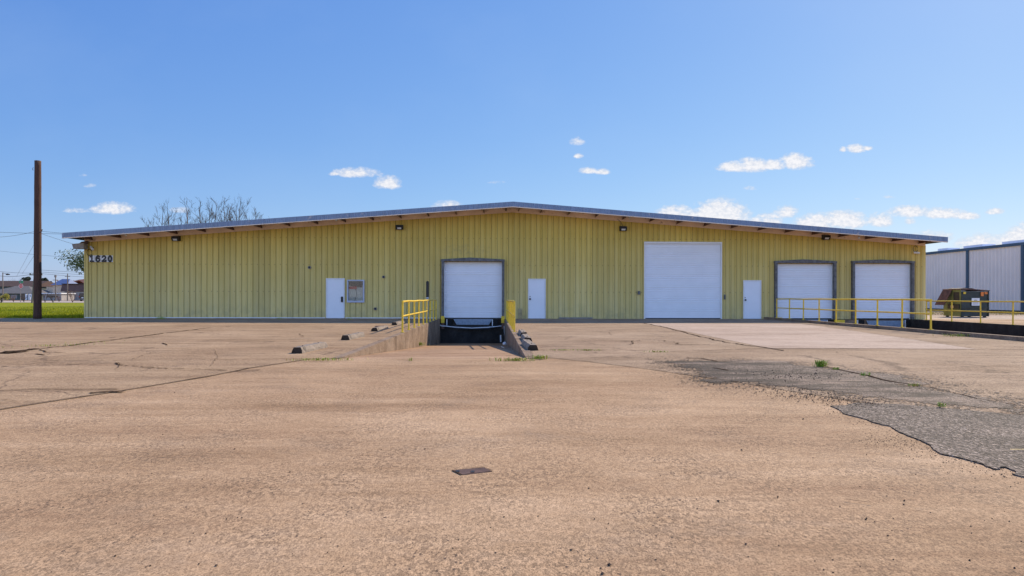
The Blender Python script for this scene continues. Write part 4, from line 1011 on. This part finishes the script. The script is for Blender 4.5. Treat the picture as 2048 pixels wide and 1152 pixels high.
for i in range(800):
    px = rr_.gauss(1640, 90); py = 795 + (px - 1640) * .14 + rr_.gauss(0, 8); g = G(px, py); pebble(g[0], g[1], rr_.uniform(.004, .012), .005)
for i in range(500):
    px = rr_.gauss(1800, 55); py = 885 + rr_.gauss(0, 10) + (px - 1800) * .1; g = G(px, py); pebble(g[0], g[1], rr_.uniform(.002, .005))
for i in range(160):
    px = rr_.gauss(1590, 50); py = 752 + rr_.gauss(0, 5); g = G(px, py); pebble(g[0], g[1], rr_.uniform(.005, .014), .01)
for i in range(260):
    px = rr_.uniform(0, 2048); py = 700 + 450 * rr_.random() ** 1.2
    if 690 < px < 1060 and py < 725: continue
    g = G(px, py); pebble(g[0], g[1], rr_.uniform(.003, .007) * (1.7 if rr_.random() < .1 else 1))
tag(pb.build('gravel', M['stone']), 'scattered dark crumbs of stone on the pavement', 'gravel', kind='stuff')

gb = MB(); gb.keep = True; rr_ = random.Random(3)
def blade(x, y, h, z=-.012):
    a = rr_.uniform(0, 6.28); s = Vector((math.cos(a), math.sin(a), 0)) * .012; l = Vector((rr_.uniform(-.05, .05), rr_.uniform(-.05, .05), h)); p_ = Vector((x, y, z))
    gb.mi = 1 if rr_.random() < .3 else 0; gb.add([p_ - s, p_ + s, p_ + l], [(0, 1, 2)])
for i in range(26000):
    y = 40 * rr_.random() ** 1.7; x = rr_.uniform(-30 - y * .85, -22.9 if y < 1 else -22.9 - y * .1)
    blade(x, y + .05 + .12 * mnoise.noise(Vector((x, 0, 0))), rr_.uniform(.05, .16) + (.10 * rr_.random() if y < .6 else 0))
for i in range(5000):
    x = rr_.uniform(-32, -22.9); blade(x, rr_.uniform(-.12, .5) * (1 + .5 * mnoise.noise(Vector((x * .7, 0, 0)))), rr_.uniform(.06, .2))
for i in range(3500):
    blade(rr_.uniform(24, 44), rr_.uniform(9, 22), rr_.uniform(.05, .14))
tag(gb.build('grass', [M['grass'], plain('yellow_grass', (.42, .42, .02), .8, var=.3, spec=.05)]), 'bright green grass of the lawns beside the warehouse', 'grass', kind='stuff')

# ------------------------------------------------------------------ utility pole beside the building
v0 = 35.2; b0 = DP(75, 638.5, v0)
up = thing('utility_pole', (b0.x, b0.y, 0), 'thick dark brown wooden utility pole standing alone left of the warehouse', 'pole')
top = DP(75.5, 322, v0).z - .0
m = MB(); n = 30; rr_ = random.Random(2)
m.tube([(0, 0, -.05 + (top + .05) * i / n) for i in range(n + 1)], [.185 - .035 * i / n + rr_.uniform(-.004, .004) for i in range(n + 1)], 14)
m.build('pole_shaft', M['wood'], up, local=True, smooth=True)
MB().tube([(0, 0, top - .02), (0, 0, top + .015)], [.152, .145], 14).build('top_cap', M['wood_grey'], up, local=True)
for zz in (DP(75, 465, v0).z,):
    m = MB(); m.tube([(.1, -.12, zz), (.25, -.12, zz), (.3, -.1, zz + .15)], .03, 6); m.build('insulator', M['rust'], up, local=True)
m = MB(); m.tube([(-.16, -.1, top - .35), (-.2, -.1, top - .42), (-.17, -.1, top - .5)], .018, 5); m.build('hook', M['grey_metal'], up, local=True)
m = MB(); z1_, z2_ = DP(75, 525, v0).z, DP(75, 545, v0).z; m.tube([(.16, -.08, z1_), (.24, -.1, (z1_ + z2_) / 2), (.17, -.08, z2_)], .012, 5); m.build('wire_loop', M['wire'], up, local=True)

# ------------------------------------------------------------------ neighbouring grey building
NX = 44.6; NT = 5.95
nb = thing('neighbour_warehouse', (NX, 10, 0), 'pale grey ribbed metal warehouse with blue trim behind the dumpster on the right', 'warehouse')
m = MB(); y = -4.0; P3 = .45
while y < 110:
    for p, q, a, b in ((0, .5, 0, 0), (.5, .6, 0, .04), (.6, .85, .04, .04), (.85, 1, .04, 0)):
        m.add([(NX - a, y + p * P3, .1), (NX - b, y + q * P3, .1), (NX - b, y + q * P3, NT), (NX - a, y + p * P3, NT)], [(0, 1, 2, 3)])
    y += P3
m.add([(NX, -4, 0), (NX + 40, -4, 0), (NX + 40, -4, NT), (NX + 20, -4, NT + 1.5), (NX, -4, NT)], [(0, 1, 2, 3, 4)])
m.add([(NX, 110, 0), (NX + 40, 110, 0), (NX + 40, 110, NT), (NX + 20, 110, NT + 1.5), (NX, 110, NT)], [(0, 1, 2, 3, 4)])
m.build('wall', M['nb_wall'], nb)
m = MB(); m.add([(NX - .1, -4.2, NT + .04), (NX + 20, -4.2, NT + 1.55), (NX + 20, 110.2, NT + 1.55), (NX - .1, 110.2, NT + .04)], [(0, 1, 2, 3)]); m.add([(NX + 40, -4.2, NT), (NX + 20, -4.2, NT + 1.55), (NX + 20, 110.2, NT + 1.55), (NX + 40, 110.2, NT)], [(0, 1, 2, 3)]); m.build('roof', M['nb_wall'], nb)
MB().box(NX - .14, NX - .045, -4.2, 110.2, NT - .2, NT + .05).build('eave_trim', M['nb_blue'], nb)
MB().box(NX - .06, NX - .01, -4, 110, 0, .12).build('base_trim', M['flat_black'], nb)
def nby(px): 
    d = ray(px, 560); return CAM.y + d.y * (NX - CAM.x) / d.x
for y in (nby(1936.5), nby(2047), nby(2047) * 2 - nby(1936.5), nby(1936.5) + (nby(1936.5) - nby(2047)), nby(1936.5) + 2 * (nby(1936.5) - nby(2047))):
    MB().box(NX - .16, NX - .042, y - .13, y + .13, 0, NT - .2).build('downpipe', M['nb_blue'], nb)
for pxa, pxb in ((1903, 1940), (1978, 2024), (1853, 1872)):
    ya, yb = nby(pxb), nby(pxa); MB().box(NX + 1.2, NX + 2.5, ya, yb, NT + .12, NT + .42).build('skylight', M['skylight'], nb)

# ------------------------------------------------------------------ dumpster
DX0, DX1, DY0, DY1, DH = 27.6, 29.3, 3.95, 5.55, 1.72
dm = thing('dumpster', (DX0, DY0, 0), 'dark green steel dumpster with an olive side and an open rusty lid', 'dumpster')
m = MB(); m.box(DX0 + .02, DX1, DY0, DY1, .06, DH - .12); m.build('front_panel', M['dumper'], dm, bevel=.01)
m = MB()
oy0, oy1, oz0, oz1 = DY0 + .12, DY0 + .68, .95, 1.55       # the dark side door opening
m.box(DX0 - .012, DX0 + .012, DY0 + .002, oy0, .06, DH - .03); m.box(DX0 - .012, DX0 + .012, oy0, oy1, .06, oz0); m.box(DX0 - .012, DX0 + .012, oy0, oy1, oz1, DH - .03); m.box(DX0 - .012, DX0 + .012, oy1, DY1, .06, DH - .03)
m.build('side_panel', M['dumper_side'], dm)
MB().box(DX0 - .003, DX0 + .018, oy0 + .002, oy1 - .002, oz0, oz1).build('side_opening', M['flat_black'], dm)
m = MB(); m.box(DX0 - .09, DX0 - .013, DY0 + .08, DY0 + 1.1, .52, .80); m.build('lift_pocket', M['black'], dm); MB().box(DX0 - .1, DX0 - .091, DY0 + .55, DY0 + .8, .56, .72).build('sticker', M['cream'], dm)
m = MB()
for z in (.55, 1.05): m.box(DX0 + .05, DX1 + .02, DY0 - .05, DY0 - .004, z, z + .06)
m.box(DX0 + .0, DX0 + .05, DY0 - .05, DY0 - .004, .06, DH - .12); m.box(DX1 - .03, DX1 + .03, DY0 - .05, DY0 - .004, .06, DH - .1); m.build('stiffener_rib', M['dumper'], dm)
m = MB(); m.prism([(DX0 - .05, DH + .02), (DX0 + .45, DH + .05), (DX0 + .9, DH - .0), (DX1 + .06, DH - .06), (DX1 + .06, DH - .1), (DX0 + .9, DH - .05), (DX0 - .05, DH - .03)], 'y', DY0 - .08, DY1 + .05); m.build('lid', M['rust'], dm)
m = MB(); m.prism([(DX0 - .02, DH), (DX0 - .05, DH - .03), (DX0 - .58, DH - .98), (DX0 - .51, DH - .98)], 'y', DY0 + .75, DY1 + .02); m.build('open_lid', M['rust'], dm)
m = MB(); m.prism([(DX0 + .1, DH + .05), (DX0 + .4, DH + .09), (DX0 + .9, DH + .07), (DX0 + 1.1, DH + .02), (DX0 + .5, DH + .0)], 'y', DY0 + .3, DY1 - .2); m.build('lid_flap', M['flat_black'], dm)
s_ = MB().box(DX0 + .63, DX0 + 1.12, DY0 - .062, DY0 - .052, .72, 1.18).build('notice', M['white_trim'], dm)
m = MB(); m.tube([(DX0 + .875, DY0 - .0625, 1.04), (DX0 + .875, DY0 - .065, 1.04)], .1, 16); m.v = [(p[0], p[1], 1.04 + (p[2] - 1.04) * .5) for p in m.v]
for i in range(3): m.box(DX0 + .70, DX0 + 1.05, DY0 - .0655, DY0 - .0625, .80 + i * .05, .815 + i * .05)
m.build('print', M['grey_ink'], s_)
for a, b, c, d, mt in ((.12, .27, 1.43, 1.56, 'yellow'), (1.2, 1.38, 1.3, 1.55, 'orange'), (1.43, 1.62, 1.42, 1.56, 'orange')):
    MB().box(DX0 + a, DX0 + b, DY0 - .06, DY0 - .051, c, d).build('sticker', M[mt], dm)
m = MB()
for x in (DX0 + .1, DX1 - .2):
    for y in (DY0 + .05, DY1 - .2): m.box(x, x + .12, y, y + .14, .0, .059)
m.build('skid', M['black'], dm)

# ------------------------------------------------------------------ left background: houses, signs, poles, trees, truck
def at(px, py, v): p_ = DP(px, py, v); return p_
def house(name, label, px0, px1, v, eave_py, ridge_py, wallm, roofm, depth=14, hip=0.0, front_lower=None, windows=(), over=.5):
    a = at(px0, 600, v); b = at(px1, 600, v); ze = at((px0 + px1) / 2, eave_py, v).z; zt = at((px0 + px1) / 2, ridge_py, v).z
    x0, x1, y = a.x, b.x, (a.y + b.y) / 2
    t = thing(name, (x0, y, 0), label, 'house', 'buildings across the road')
    MB().box(x0, x1, y, y + depth, -.1, ze).build('wall', wallm, t)
    h = hip; yb = y + depth / 2
    m = MB(); e = over
    m.add([(x0 - e, y - e, ze), (x1 + e, y - e, ze), (x1 + e, y + depth + e, ze), (x0 - e, y + depth + e, ze), (x0 - e + h, yb, zt), (x1 + e - h, yb, zt)],
          [(0, 1, 5, 4), (3, 4, 5, 2), (0, 4, 3), (1, 2, 5), (0, 3, 2, 1)])
    m.build('roof', roofm, t)
    for (wx0, wx1, wy0, wy1, mt) in windows:
        p0 = at(wx0, wy1, v); p1 = at(wx1, wy0, v); MB().box(p0.x, p1.x, y - .06, y + .02, max(0, p0.z), p1.z).build('window' if mt != 'white_trim' else 'door', M[mt], t)
    return t, x0, x1, y, ze
house('house', 'long low house with a very dark brown roof at the left edge', -40, 69, 235, 573, 560.5, M['tealwall'], M['darkroof'], 16, 1.0)
t_, x0, x1, y, ze = house('house', 'grey roofed house with a white columned porch behind the stop sign', -30, 66, 215, 587, 571.5, M['tealwall'], M['greyroof'], 12, 6.0, windows=((22, 34, 590, 597, 'palewall'), (6, 14, 590, 597, 'glass_dark'), (40, 50, 588, 598, 'glass_dark')))
for px in (55.5, 61.5, 66):
    p_ = at(px, 600, 215); MB().box(p_.x - .25, p_.x + .25, y - 1.0, y - .6, 0, ze - .1).build('porch_column', M['white_trim'], t_)
house('house', 'cream brick house with a brown hip roof right of the utility pole', 93, 125, 225, 572, 560, M['cream'], M['brownroof'], 14, 7.0, windows=((95, 104, 590, 594, 'glass_dark'), (108, 116, 590, 594, 'glass_dark'), (94, 124, 585, 588, 'palewall')))
house('house', 'building with a blue metal roof slope behind the cream house', 106, 134, 216, 570, 557.5, M['cream'], M['blueroof'], 6, 1.5)
house('house', 'tall brown roofed building rising behind the mauve flat building', 120, 186, 250, 568, 557, M['cream'], M['brownroof'], 14, 5.0)
t_ = thing('building', tuple(at(125, 600, 205)), 'mauve brown building with a steep mansard roof next to the parked black truck', 'building', 'buildings across the road'); t_.location.z = 0
a = at(125, 600, 205); b = at(190, 600, 205); ze = at(150, 583, 205).z; zt = at(150, 568.5, 205).z
MB().box(a.x + .6, b.x, a.y, a.y + 15, -.1, ze).build('wall', M['palewall'], t_)
m = MB(); m.prism([(a.y - .4, ze), (a.y + .5, zt), (a.y + 15, zt), (a.y + 15, ze)], 'x', a.x - .4, b.x); m.build('mansard', M['mauve'], t_)
MB().box(a.x - .5, b.x, a.y + .2, a.y + 15.2, zt + .005, zt + .2).build('roof_edge', M['flat_black'], t_)
a = at(86, 600, 195); b = at(122, 600, 195); z_ = at(100, 588, 195).z
t_ = thing('shed', (a.x, a.y, 0), 'low pale shed in front of the cream brick house', 'shed', 'buildings across the road')
MB().box(a.x, b.x, a.y, a.y + 6, -.1, z_).build('wall', M['palewall'], t_); MB().box(a.x - .3, b.x + .3, a.y - .5, a.y + 6.3, z_ + .005, z_ + .3).build('roof', M['white_trim'], t_)
MB().box(a.x + 1.2, a.x + 4.2, a.y - .06, a.y - .01, .9, z_ - .5).build('window', M['glass_dark'], t_)
# brown verge beyond the road
struct(MB().poly([(-420, 141), (200, 141), (200, 182), (-420, 182)], -.006).build('dry_verge', M['soil']))

def shrub(px, base_py, top_py, v, wpx, label, seed, mat='bark', n=5, group='bare shrubs along the road', name='bare_shrub', red=False):
    b = at(px, base_py, v); H = at(px, top_py, v).z; Wd = wpx / F * v / 2; rr = random.Random(seed); m = MB()
    def br(p, d, L, r, lv):
        q = p + d * L * .5 + Vector((rr.uniform(-.08, .08), 0, rr.uniform(-.03, .03))) * L; e = q + (d + Vector((rr.uniform(-.25, .25), rr.uniform(-.25, .25), rr.uniform(-.1, .2)))).normalized() * L * .5
        m.tube([p, q, e], [r, r * .8, r * .6], 4, False)
        if lv:
            for _ in range(3): 
                dd = (d + Vector((rr.uniform(-.8, .8), rr.uniform(-.8, .8), rr.uniform(-.1, .5)))).normalized(); br(e if rr.random() < .6 else q, dd, L * rr.uniform(.5, .75), r * .55, lv - 1)
    for i in range(n):
        a_ = rr.uniform(0, 6.28); br(Vector((0, 0, 0)), Vector((math.cos(a_) * Wd / H, math.sin(a_) * .4, 1)).normalized(), H * .42, .05, 3)
    o = m.build(name, M[mat]); o.location = (b.x, b.y, 0); tag(o, label, 'shrub', group)
shrub(106, 606, 580, 130, 24, 'leafless twiggy shrub just right of the thick wooden pole', 1)
shrub(145, 605, 577, 135, 26, 'wide leafless brown shrub left of the black truck', 2, 'bark_red', 6)
shrub(90, 604, 585, 132, 12, 'small leafless shrub directly behind the thick wooden pole', 3)
shrub(27, 603, 586, 140, 22, 'low brown shrub left of the stop sign', 4, 'bark_red')
shrub(118, 604, 590, 150, 14, 'low reddish shrub between the two larger leafless shrubs', 5, 'bark_red')
shrub(48, 604, 589, 138, 14, 'low brown shrub right of the stop sign', 6)

def leafy(name, loc, H, Rr, label, nl, leafm, trunkm, seed, lsz=.25, cat='tree', group=None, zc=None, lobes=7, flat=.7):
    rr = random.Random(seed); t = thing(name, loc, label, cat, group)
    m = MB(); zc = zc or H * .65
    m.tube([(0, 0, -.1), (.1, 0, zc * .5), (0, .1, zc)], [Rr * .11, Rr * .08, Rr * .05], 7)
    cs = []
    for i in range(lobes):
        a = rr.uniform(0, 6.28); d = Rr * rr.uniform(.25, .75); c = Vector((math.cos(a) * d, math.sin(a) * d, zc + rr.uniform(-.3, .5) * (H - zc))); cs.append((c, Rr * rr.uniform(.28, .5)))
        m.tube([(0, 0, zc * .6), (c.x * .5, c.y * .5, (zc * .6 + c.z) / 2 + .2), tuple(c)], [Rr * .04, Rr * .03, Rr * .012], 5)
    m.build('trunk', trunkm, t, local=True)
    l = MB(); l.keep = True
    for i in range(nl):
        c, r = cs[rr.randrange(len(cs))]; dv = Vector((rr.gauss(0, 1), rr.gauss(0, 1), rr.gauss(0, 1))).normalized() * r * rr.random() ** .4
        dv.z *= flat; p_ = c + dv; n_ = Vector((rr.gauss(0, 1), rr.gauss(0, 1), rr.gauss(0, 1))).normalized(); u_ = n_.orthogonal().normalized(); w_ = n_.cross(u_); s = lsz * rr.uniform(.6, 1.3)
        l.add([p_ - u_ * s * .5, p_ + w_ * s * .25, p_ + u_ * s * .5, p_ - w_ * s * .25], [(0, 1, 2, 3)])
    l.build('crown', leafm, t, local=True); return t
p_ = at(182, 600, 62)
leafy('oak_tree', (p_.x, p_.y, 0), 5.6, 2.6, 'leafy green oak tree peeking out behind the left corner of the warehouse', 4200, M['leaf'], M['bark'], 5, .17, zc=4.3, lobes=14, flat=.6)
for i, (px, tpy, rpx, l) in enumerate(((51, 551, 11, 'rounded dark tree above the dark brown roof behind the stop sign'), (88, 553, 8, 'rounded dark tree top right behind the thick wooden pole'),
                                    (160, 556, 7, 'small dark tree top above the roof beside the warehouse corner'), (98, 559, 7, 'low dark tree top above the brown hip roof'))):
    v = 330; p_ = at(px, 600, v); H = at(px, tpy, v).z; leafy('distant_tree', (p_.x, p_.y, 0), H, rpx / F * v, l, 1400, M['leaf_far'], M['bark'], 20 + i, .8, group='dark trees behind the far houses', zc=H * .75, flat=.9)
for i, (px, tpy, l) in enumerate(((18, 556, 'hazy leafless tree behind the dark roof at the far left'), (28, 553, 'hazy leafless tree left of the stop sign behind the roof'), (40, 552, 'hazy leafless tree right above the stop sign'))):
    shrub(px, 600, tpy, 300, 16, l, 40 + i, 'bark', 7, 'leafless trees behind the far houses', 'bare_tree')

# bare trees behind the warehouse
def bare_tree(px, top_py, v, label, seed, spread=.35, lean=0.0, r0=.15, red=False, lv=4, lowz=5.5):
    rr = random.Random(seed); b = at(px, 600, v); H = at(px, top_py, v).z
    t = thing('bare_tree', (b.x, b.y, 0), label, 'tree', 'leafless trees behind the warehouse roof')
    trk = MB(); tw = MB()
    n = 10; pts = []; x = y = 0.0
    for i in range(n + 1):
        z = H * .93 * i / n; x += rr.uniform(-.14, .14) + lean * .12; y += rr.uniform(-.1, .1); pts.append(Vector((x, y, z - .1 * (i == 0))))
    rad = [r0 * (1 - .88 * (i / n) ** .9) + .012 for i in range(n + 1)]
    trk.tube(pts, rad, 6, False)
    def br(p, d, L, r, k):
        segs = 3; ps_ = [p]; q = p; dd = d.copy()
        for s_ in range(segs):
            dd = (dd + Vector((rr.uniform(-.28, .28), rr.uniform(-.28, .28), rr.uniform(-.05, .25)))).normalized(); q = q + dd * L / segs; ps_.append(q)
        (trk if k >= 3 else tw).tube(ps_, [r, r * .8, r * .62, r * .45], 4 if k > 1 else 3, False)
        if k:
            for _ in range(3 if k > 1 else 3):
                j = rr.choice((1, 2, 3)); nd = (dd + Vector((rr.uniform(-.75, .75), rr.uniform(-.75, .75), rr.uniform(-.25, .5)))).normalized(); br(ps_[j], nd, L * rr.uniform(.5, .72), max(.012, r * .55), k - 1)
    for i in range(2, n):
        z = pts[i].z
        if z < lowz: continue
        for _ in range(2 if i % 2 else 1):
            a_ = rr.uniform(0, 6.28); up_ = rr.uniform(.7, 1.5); d = Vector((math.cos(a_), math.sin(a_), up_)).normalized()
            L = (H - z) * spread * rr.uniform(.8, 1.5) + .7; br(pts[i], d, L, rad[i] * .55, 3)
    br(pts[-1], Vector((0, 0, 1)), H * .08, rad[-1], 2)
    trk.build('trunk', M['bark_red' if red else 'bark'], t, local=True); tw.build('twigs', M['bark'], t, local=True)
BT = [(327, 418, .4, 0, .15, 'leafless tree second from the left in the row above the roof'),
      (353, 410, .3, -.6, .17, 'leaning leafless tree with a broken stub third from left above the roof'),
      (386, 407, .3, -.5, .2, 'leafless tree with a thick reddish trunk in the middle left above the roof'),
      (396, 404, .35, .3, .14, 'slim leafless tree right beside the reddish trunk'),
      (411, 411, .35, .3, .11, 'slim pale leafless tree between the reddish trunk and the tallest group'),
      (430, 400, .4, 0, .16, 'tallest leafless tree above the roof'),
      (444, 402, .4, .2, .16, 'leafless tree just right of the tallest one above the roof'),
      (462, 408, .4, .4, .13, 'leafless tree leaning right between the tall group and the spreading one'),
      (475, 402, .5, .3, .15, 'spreading leafless tree at the right of the row above the roof'),
      (512, 425, .5, 0, .12, 'low leafless tree at the right end of the row above the roof'),
      (493, 430, .4, 0, .10, 'faint low leafless tree left of the one at the right end'),
      (371, 436, .5, 0, .10, 'short leafless tree with fine twigs left of the reddish trunk'),
      (304, 444, .5, 0, .09, 'lowest leafless tree at the left end of the row above the roof')]
for i, (px, ty, spd, ln, r0, l) in enumerate(BT): bare_tree(px, ty, 82 + (i * 7) % 10, l, 100 + i, spd * .62, ln, r0, i == 2)

# stop sign with street name
v = 140; b = at(41, 604.5, v)
ss = thing('stop_sign', (b.x, b.y, 0), 'red stop sign with a green street name sign on top at the far roadside', 'stop sign')
zt = at(41, 560, v).z; MB().tube([(0, 0, -.05), (0, 0, zt)], .06, 6).build('post', M['grey_metal'], ss, local=True)
zc = at(43, 572, v).z; r = .46
def octo(rad, y0, y1):
    m = MB(); m.prism([(.12 + rad * math.cos(R(22.5 + 45 * i)), zc + rad * math.sin(R(22.5 + 45 * i))) for i in range(8)], 'y', y0, y1); return m
p0 = octo(r, -.08, -.065).build('sign_plate', M['white_trim'], ss, local=True); octo(r * .9, -.09, -.0805).build('red_face', M['red'], p0, local=True)
for i, ch in enumerate('STOP'):
    m = strokes(GL[ch], .14, 0, 0, 1, -.1, .008); m.v = [(.12 - .36 + i * .185 + p[0] * .165, p[1], zc - .15 + p[2] * .3) for p in m.v]; m.build('letter', M['white_trim'], p0, local=True)
z0 = at(41, 566, v).z; z1 = at(41, 561.5, v).z
g_ = MB().box(-.28, .52, -.02, .02, z0, z1).build('street_name_sign', M['green_sign'], ss, local=True)
MB().box(-.35, .42, .05, .08, z1 + .02, z1 + .22).build('upper_name_sign', M['white_trim'], ss, local=True)

# street lamp, small poles, wires
v = 150; b = at(5.5, 603, v); zt = at(5, 545, v).z
sl_ = thing('street_lamp', (b.x, b.y, 0), 'street lamp with a short arm at the left edge beyond the lawn', 'street lamp')
MB().tube([(0, 0, 0), (0, 0, zt)], [.12, .09], 6).build('lamp_post', M['wood_grey'], sl_, local=True); MB().tube([(0, 0, zt - .1), (.9, 0, zt - .3)], .05, 5).build('arm', M['grey_metal'], sl_, local=True)
MB().tube([(.7, 0, zt - .42), (1.0, 0, zt - .38), (1.5, 0, zt - .42)], [.12, .2, .1], 8).build('lamp_head', M['black'], sl_, local=True)
v = 120; b = at(64, 608.5, v); tp = at(69.5, 545, v)
lp = thing('leaning_pole', (b.x, b.y, 0), 'grey wooden pole leaning behind the thick pole beside the road', 'pole')
MB().tube([(0, 0, 0), (tp.x - b.x, 0, tp.z)], [.16, .12], 8).build('pole_shaft', M['wood_grey'], lp, local=True)
MB().box(tp.x - b.x - .9, tp.x - b.x + 1.3, -.08, .08, tp.z - .5, tp.z - .35).build('crossarm', M['wood_grey'], lp, local=True)
for i, dx_ in enumerate((-.8, 1.2)): MB().tube([(tp.x - b.x + dx_, 0, tp.z - .35), (tp.x - b.x + dx_, 0, tp.z - .1)], [.08, .1], 6).build('insulator', M['black'], lp, local=True)
for px, tpy, v, l in ((135, 547, 190, 'thin dark utility pole with a crossarm rising before the brown roofs'), (111, 554, 185, 'thin utility pole with a transformer in front of the cream house')):
    b = at(px, 602, v); zt = at(px, tpy, v).z; q = thing('utility_pole', (b.x, b.y, 0), l, 'pole', 'thin utility poles across the road')
    MB().tube([(0, 0, 0), (0, 0, zt)], [.16, .11], 6).build('pole_shaft', M['wood_grey'], q, local=True); MB().box(-.7, .7, -.06, .06, zt - .9, zt - .75).build('crossarm', M['wood_grey'], q, local=True)
    if px == 111: MB().tube([(.1, -.2, zt - .1), (.1, -.2, zt + .5)], .28, 8).build('transformer', M['grey_metal'], q, local=True)
def wire(pa, pb_, va, vb, sag, label, r=.022):
    a = at(*pa, va); b = at(*pb_, vb); pts = []
    for i in range(17):
        q = i / 16; p_ = a.lerp(b, q); p_.z -= sag * 4 * q * (1 - q); pts.append(p_)
    tag(MB().tube(pts, r, 4).build('power_line', M['wire']), label, 'power line', 'power lines across the sky on the left')
wire((-60, 462), (640, 452), 100, 130, 1.0, 'highest power line meeting the roof beside the thick pole')
wire((-60, 473), (76, 461), 100, 110, .5, 'second power line rising to the thick pole from the left edge')
wire((76, 462), (700, 470), 110, 130, 1.2, 'power line running from the thick pole toward the roof')
wire((76, 465), (230, 510), 110, 120, .2, 'power line dropping from the thick pole toward the leafy oak')
wire((-60, 495), (640, 520), 130, 130, 1.5, 'power line passing halfway up the thick pole', .018)
wire((-60, 532), (69, 546), 130, 120, .4, 'low power line reaching the leaning pole from the left edge')
wire((-60, 536), (69, 547), 130, 120, 1.0, 'lower twin power line reaching the leaning pole from the left', .03)
wire((69, 539), (500, 540), 120, 140, .8, 'topmost of the low power lines right of the thick pole')
wire((69, 543), (500, 546), 120, 140, .8, 'middle one of the low power lines right of the thick pole')
wire((69, 546), (500, 556), 120, 140, .8, 'lowest of the low power lines right of the thick pole')
wire((69, 487), (33, 553), 110, 160, .0, 'steep guy wire left of the thick pole, upper one', .02)
wire((69, 510), (44, 548), 110, 160, .0, 'steep guy wire left of the thick pole, lower one', .02)

# black truck
v = 172; b = at(165, 603, v)
tk = thing('parked_truck', (b.x, b.y, 0), 'black boxy truck seen from behind, parked at the road beside the warehouse corner', 'truck')
m = MB(); m.prism([(-1.0, .45), (1.0, .45), (1.02, 1.1), (.85, 2.0), (-.85, 2.0), (-1.02, 1.1)], 'y', 0, 4.6); m.build('body', M['truck'], tk, bevel=.08, local=True)
m = MB(); m.prism([(-.78, 1.2), (.78, 1.2), (.7, 1.85), (-.7, 1.85)], 'y', -.02, .0); m.build('rear_window', M['glass_dark'], tk, local=True)
for sx in (-.85, .85):
    w_ = MB().tube([(sx - .13, .9, .38), (sx + .13, .9, .38)], .38, 14).build('wheel', M['rubber'], tk, local=True); MB().tube([(sx - .14, .9, .38), (sx + .14, .9, .38)], .2, 10).build('rim', M['grey_metal'], w_, local=True)
    w_ = MB().tube([(sx - .13, 3.7, .38), (sx + .13, 3.7, .38)], .38, 14).build('wheel', M['rubber'], tk, local=True); MB().tube([(sx - .14, 3.7, .38), (sx + .14, 3.7, .38)], .2, 10).build('rim', M['grey_metal'], w_, local=True)
    MB().box(sx * .95 - .07, sx * .95 + .07, -.04, -.0, .95, 1.3).build('tail_light', M['red'], tk, local=True)
MB().box(-.25, .25, -.06, -.02, .75, .95).build('licence_plate', M['white_trim'], tk, local=True)
MB().box(-.95, .95, -.12, 0, .42, .6).build('bumper', M['grey_metal'], tk, local=True)
# pale bush at the very left
p_ = at(2, 604, 125)
leafy('roadside_bush', (p_.x, p_.y, 0), 2.1, 1.3, 'pale green spindly bush at the left edge of the lawn', 500, M['weed_dry'], M['bark'], 77, .22, 'bush', None, 1.1, 6, 1.0)
